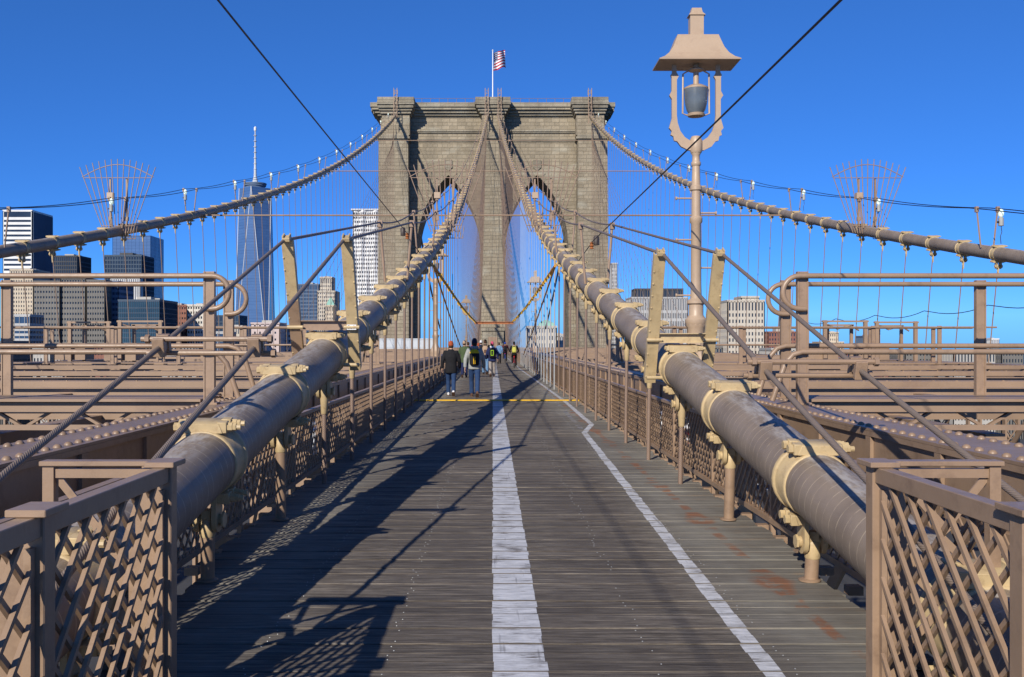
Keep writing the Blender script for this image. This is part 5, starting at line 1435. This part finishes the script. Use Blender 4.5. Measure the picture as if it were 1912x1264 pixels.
bld(349, 384, 571, 740, 30, 'b_cream', 'win_dark', 'cream office building with a water tank on its roof', 7, 3.8, .4, .5, .4)
bld(384, 418, 622, 620, 30, 'b_lightgrey', 'win_blue', 'low pale building with blue ribbon windows beside the cream office', 3, 4, .08, .5, .4, roof_bits=False)
bld(398, 446, 590, 1150, 40, 'b_navy', 'win_blue', 'dark blue slab between the cream office and the spired skyscraper', 8, 4, .2, .3, .4)
bld(418, 452, 612, 660, 25, 'b_stone', 'win_dark', 'pale stone house with small gables beside the blue skyscraper', 8, 3.6, .5, .55, .4)
bld(468, 522, 605, 700, 25, 'b_pink', 'win_dark', 'pinkish low building below the spired glass skyscraper', 5, 5, .6, .7, .4)
bld(555, 596, 532, 1000, 30, 'b_bluegrey', 'win_blue', 'blue-grey office slab beside the beige stepped tower', 14, 3.8, .3, .35, .4)
bld(592, 626, 545, 860, 26, 'b_stone', 'win_dark', 'beige stepped apartment tower, wide lower shaft', 9, 3.4, .5, .5, .4, roof_bits=False)
bld(597, 620, 519, 864, 18, 'b_stone', 'win_dark', 'beige stepped apartment tower, narrow upper shaft', 6, 3.4, .5, .5, .4)
o = bld(606, 623, 572, 780, 16, 'b_beige', 'win_dark', 'slim beige tower with a green copper pyramid roof', 5, 3.4, .5, .5, .4, roof_bits=False)
H_ = EYE + (CY-572)*780/F - o.location.z; b = MB(); b.lathe([(5.2, H_+1.2), (.2, H_+8)], (0, 8, 0), 4, rot=math.pi/4); b.build('pyramid_roof', 'b_copper', o)
bld(520, 560, 612, 720, 25, 'b_lightgrey', 'win_dark', 'low pale grey building under the beige towers', 7, 3.8, .4, .5, .4)
bld(626, 668, 604, 760, 25, 'b_stone', 'win_dark', 'low stone building at the foot of the rippled silver tower', 8, 3.8, .5, .5, .4)
bld(1142, 1153, 493, 900, 20, 'b_lightgrey', 'win_grey', 'slim pale tower at the edge of the bridge pier', 4, 3.6, .5, .4, .4, roof_bits=False)
bld(1178, 1285, 557, 820, 34, 'b_lightgrey', 'win_dark', 'broad grey building with close vertical slots behind the cable', 34, 7.0, .55, .35, .5, roof_bits=False)
bld(1186, 1276, 541, 826, 22, 'b_dark', 'win_dark', 'dark crown storey set back on the broad slotted grey building', 20, 9, .4, .2, .4, roof_bits=False)
bld(1358, 1428, 563, 640, 30, 'b_stone', 'win_dark', 'beige stone court building behind the cream trestle', 11, 4.2, .52, .45, .6, roof_bits=False)
bld(1384, 1418, 556, 642, 20, 'b_stone', 'win_dark', 'raised attic storey on the beige stone court building', 3, 20, .7, .4, .5, roof_bits=False)
o = bld(1434, 1502, 621, 900, 30, 'b_brick', 'win_dark', 'red brick block with a lattice mast on its roof', 13, 4, .5, .5, .5)
H_ = EYE + (CY-621)*900/F - o.location.z; b = MB(); b.lathe([(1.6, H_+1), (.3, H_+18)], (-3, 12, 0), 4); b.build('mast', 'b_navy', o)
bld(1533, 1576, 640, 900, 25, 'b_beige', 'win_dark', 'stepped beige building beyond the railings, broad base', 8, 4, .5, .5, .4, roof_bits=False)
bld(1548, 1566, 622, 904, 15, 'b_beige', 'win_dark', 'stepped beige building beyond the railings, upper tower', 4, 4, .5, .5, .4)
bld(1612, 1639, 629, 950, 20, 'b_bluegrey', 'win_blue', 'small blue glass block beyond the railings', 6, 4, .15, .2, .4)
bld(1850, 1866, 634, 900, 16, 'b_white', 'win_blue', 'small white block far beyond the railings', 4, 4, .4, .4, .4)
bld(1500, 1534, 648, 950, 20, 'b_stone', 'win_dark', 'low tan building beside the red brick block', 7, 4, .5, .5, .4, roof_bits=False)
o = bld(984, 1040, 612, 560, 26, 'b_stone', 'win_dark', 'ornate pale stone building seen through the arch with green roof', 11, 4.4, .55, .45, .6, roof_bits=False)
H_ = EYE + (CY-612)*560/F - o.location.z; b = MB(); b.lathe([(7, H_+1.2), (6, H_+3), (1, H_+5)], (3, 10, 0), 4, rot=math.pi/4); b.build('green_roof', 'b_copper', o)
bld(1028, 1062, 628, 600, 26, 'b_lightgrey', 'win_dark', 'pale grey building beside the ornate stone one, through the arch', 8, 4, .5, .45, .5)
for px0, px1, yt, dd, wm_, lab in ((0, 24, 640, 560, 'b_cream', 'low cream block under the white-banded tower'), (60, 118, 652, 520, 'b_stone', 'low stone terrace in front of the grey slab'), (140, 200, 648, 540, 'b_brick', 'low brick warehouse in front of the grey slab'),
        (225, 290, 650, 560, 'b_lightgrey', 'low grey shed in front of the teal glass block'), (300, 372, 646, 530, 'b_white', 'low white block in front of the brick office'),
        (1290, 1350, 650, 560, 'b_lightgrey', 'low grey block between slotted building and court'), (1440, 1530, 654, 520, 'b_white', 'low white terrace under the red brick block'), (1580, 1660, 657, 540, 'b_brick', 'low brick row under the small blue block'),
        (1690, 1760, 656, 560, 'b_cream', 'low cream row beyond the pipe railings'), (1780, 1860, 658, 520, 'b_stone', 'low stone row under the small white block'), (1870, 1912, 655, 560, 'b_lightgrey', 'low grey row past the small white block')):
    bld(px0, px1, yt, dd, 24, {'b_white': 'b_concrete', 'b_cream': 'b_grey', 'b_lightgrey': 'b_grey', 'b_stone': 'b_concrete'}.get(wm_, wm_), 'win_dark', lab.replace('white block in', 'concrete block in').replace('white terrace', 'concrete terrace').replace('cream block', 'grey block').replace('cream row', 'grey-brown row'), max(4, (px1-px0)//6), 4, .5, .5, .4, roof_bits=False)
# spired glass skyscraper
d = 1700; zt = EYE + (CY-352)*d/F; wx = 62*d/F; G0 += ground_z(d); o = empty('glass_skyscraper', ((476.5-CX)*d/F, d, G0), 'tall tapering blue glass skyscraper with a ringed spire', 'building')
H_ = zt - G0; h2 = wx/2; c45 = h2*.98
b = MB(); base = [(-h2, -h2), (h2, -h2), (h2, h2), (-h2, h2)]; topq = [(0, -c45), (c45, 0), (0, c45), (-c45, 0)]
a = b.add([(x, y, 55) for x, y in base]); t = b.add([(x*.98, y*.98, H_) for x, y in topq]); g_ = b.add([(x, y, 0) for x, y in base])
for k in range(4):
    j = (k+1) % 4; b.face((a+k, a+j, t+k)); b.face((a+j, t+j, t+k)); b.face((g_+k, g_+j, a+j, a+k))
b.face([t+k for k in range(4)])
b.build('glass_shaft', 'tower_glass_blue', o)
b = MB()
for k in range(4):
    j = (k+1) % 4
    b.tube([(base[k][0], base[k][1], 55), (topq[k][0]*.98, topq[k][1]*.98, H_)], .7, 5); b.tube([(base[j][0], base[j][1], 55), (topq[k][0]*.98, topq[k][1]*.98, H_)], .7, 5)
b.build('edge_trim', 'b_steel', o)
b = MB(); b.lathe([(17, H_), (17, H_+3), (19, H_+4), (19, H_+6), (20, H_+7), (20, H_+9), (14, H_+10)], (0,0,0), 24); b.build('crown_ring', 'b_bluegrey', o, True)
spz_ = EYE + (CY-237)*d/F - G0; b = MB(); b.lathe([(6, H_+9), (2.6, H_+22), (1.6, H_+60), (1.0, spz_-8), (.3, spz_)], (0,0,0), 8)
for k in range(8): b.lathe([(2.9, H_+24+k*10), (2.9, H_+25+k*10)], (0,0,0), 8)
b.build('spire', 'b_steel', o); b = MB(); b.lathe([(1.2, spz_-8), (2.4, spz_-6), (2.4, spz_-1), (.5, spz_+1)], (0,0,0), 8); b.build('beacon', 'b_white', o)
# rippled silver tower
G0 = -39.0 + ground_z(800); d = 800; x0, x1 = (661-CX)*d/F, (722-CX)*d/F; zt = EYE + (CY-393)*d/F; H_ = zt-G0; w = x1-x0
o = empty('rippled_tower', ((x0+x1)/2, d, G0), 'slender silver tower with rippling metal facade and many windows', 'building')
for face_ in range(2):
    b = MB(); nu, nv = 44, int(H_/1.75); idx_ = {}
    W_ = w if face_ == 0 else 26
    for j in range(nv+1):
        z = H_*j/nv
        for i in range(nu+1):
            u = i/nu; rp = .9*math.sin(u*17 + 1.1*math.sin(z*.055) + z*.018) + .5*math.sin(u*31 - z*.04)
            p = (-w/2 + u*w, -1.6 - rp, z) if face_ == 0 else (-w/2 - 1.2 - rp*.7, u*26, z)
            idx_[(i, j)] = len(b.v); b.v.append(p)
    for j in range(nv):
        for i in range(nu):
            win = (j % 2 == 0) and ((i + (j//6)) % 3 != 0)
            b.face((idx_[(i, j)], idx_[(i+1, j)], idx_[(i+1, j+1)], idx_[(i, j+1)]), 1 if win else 0)
    tag(b.build('rippled_facade', ['b_white', 'win_grey'], o, fix=False), kind='stuff')
b = MB(); b.box(-w/2, w/2, 0, 26, 0, H_); b.box(-w/2-2.2, w/2, -2.6, 27, H_+.01, H_+1.2); b.build('core', 'b_steel', o)
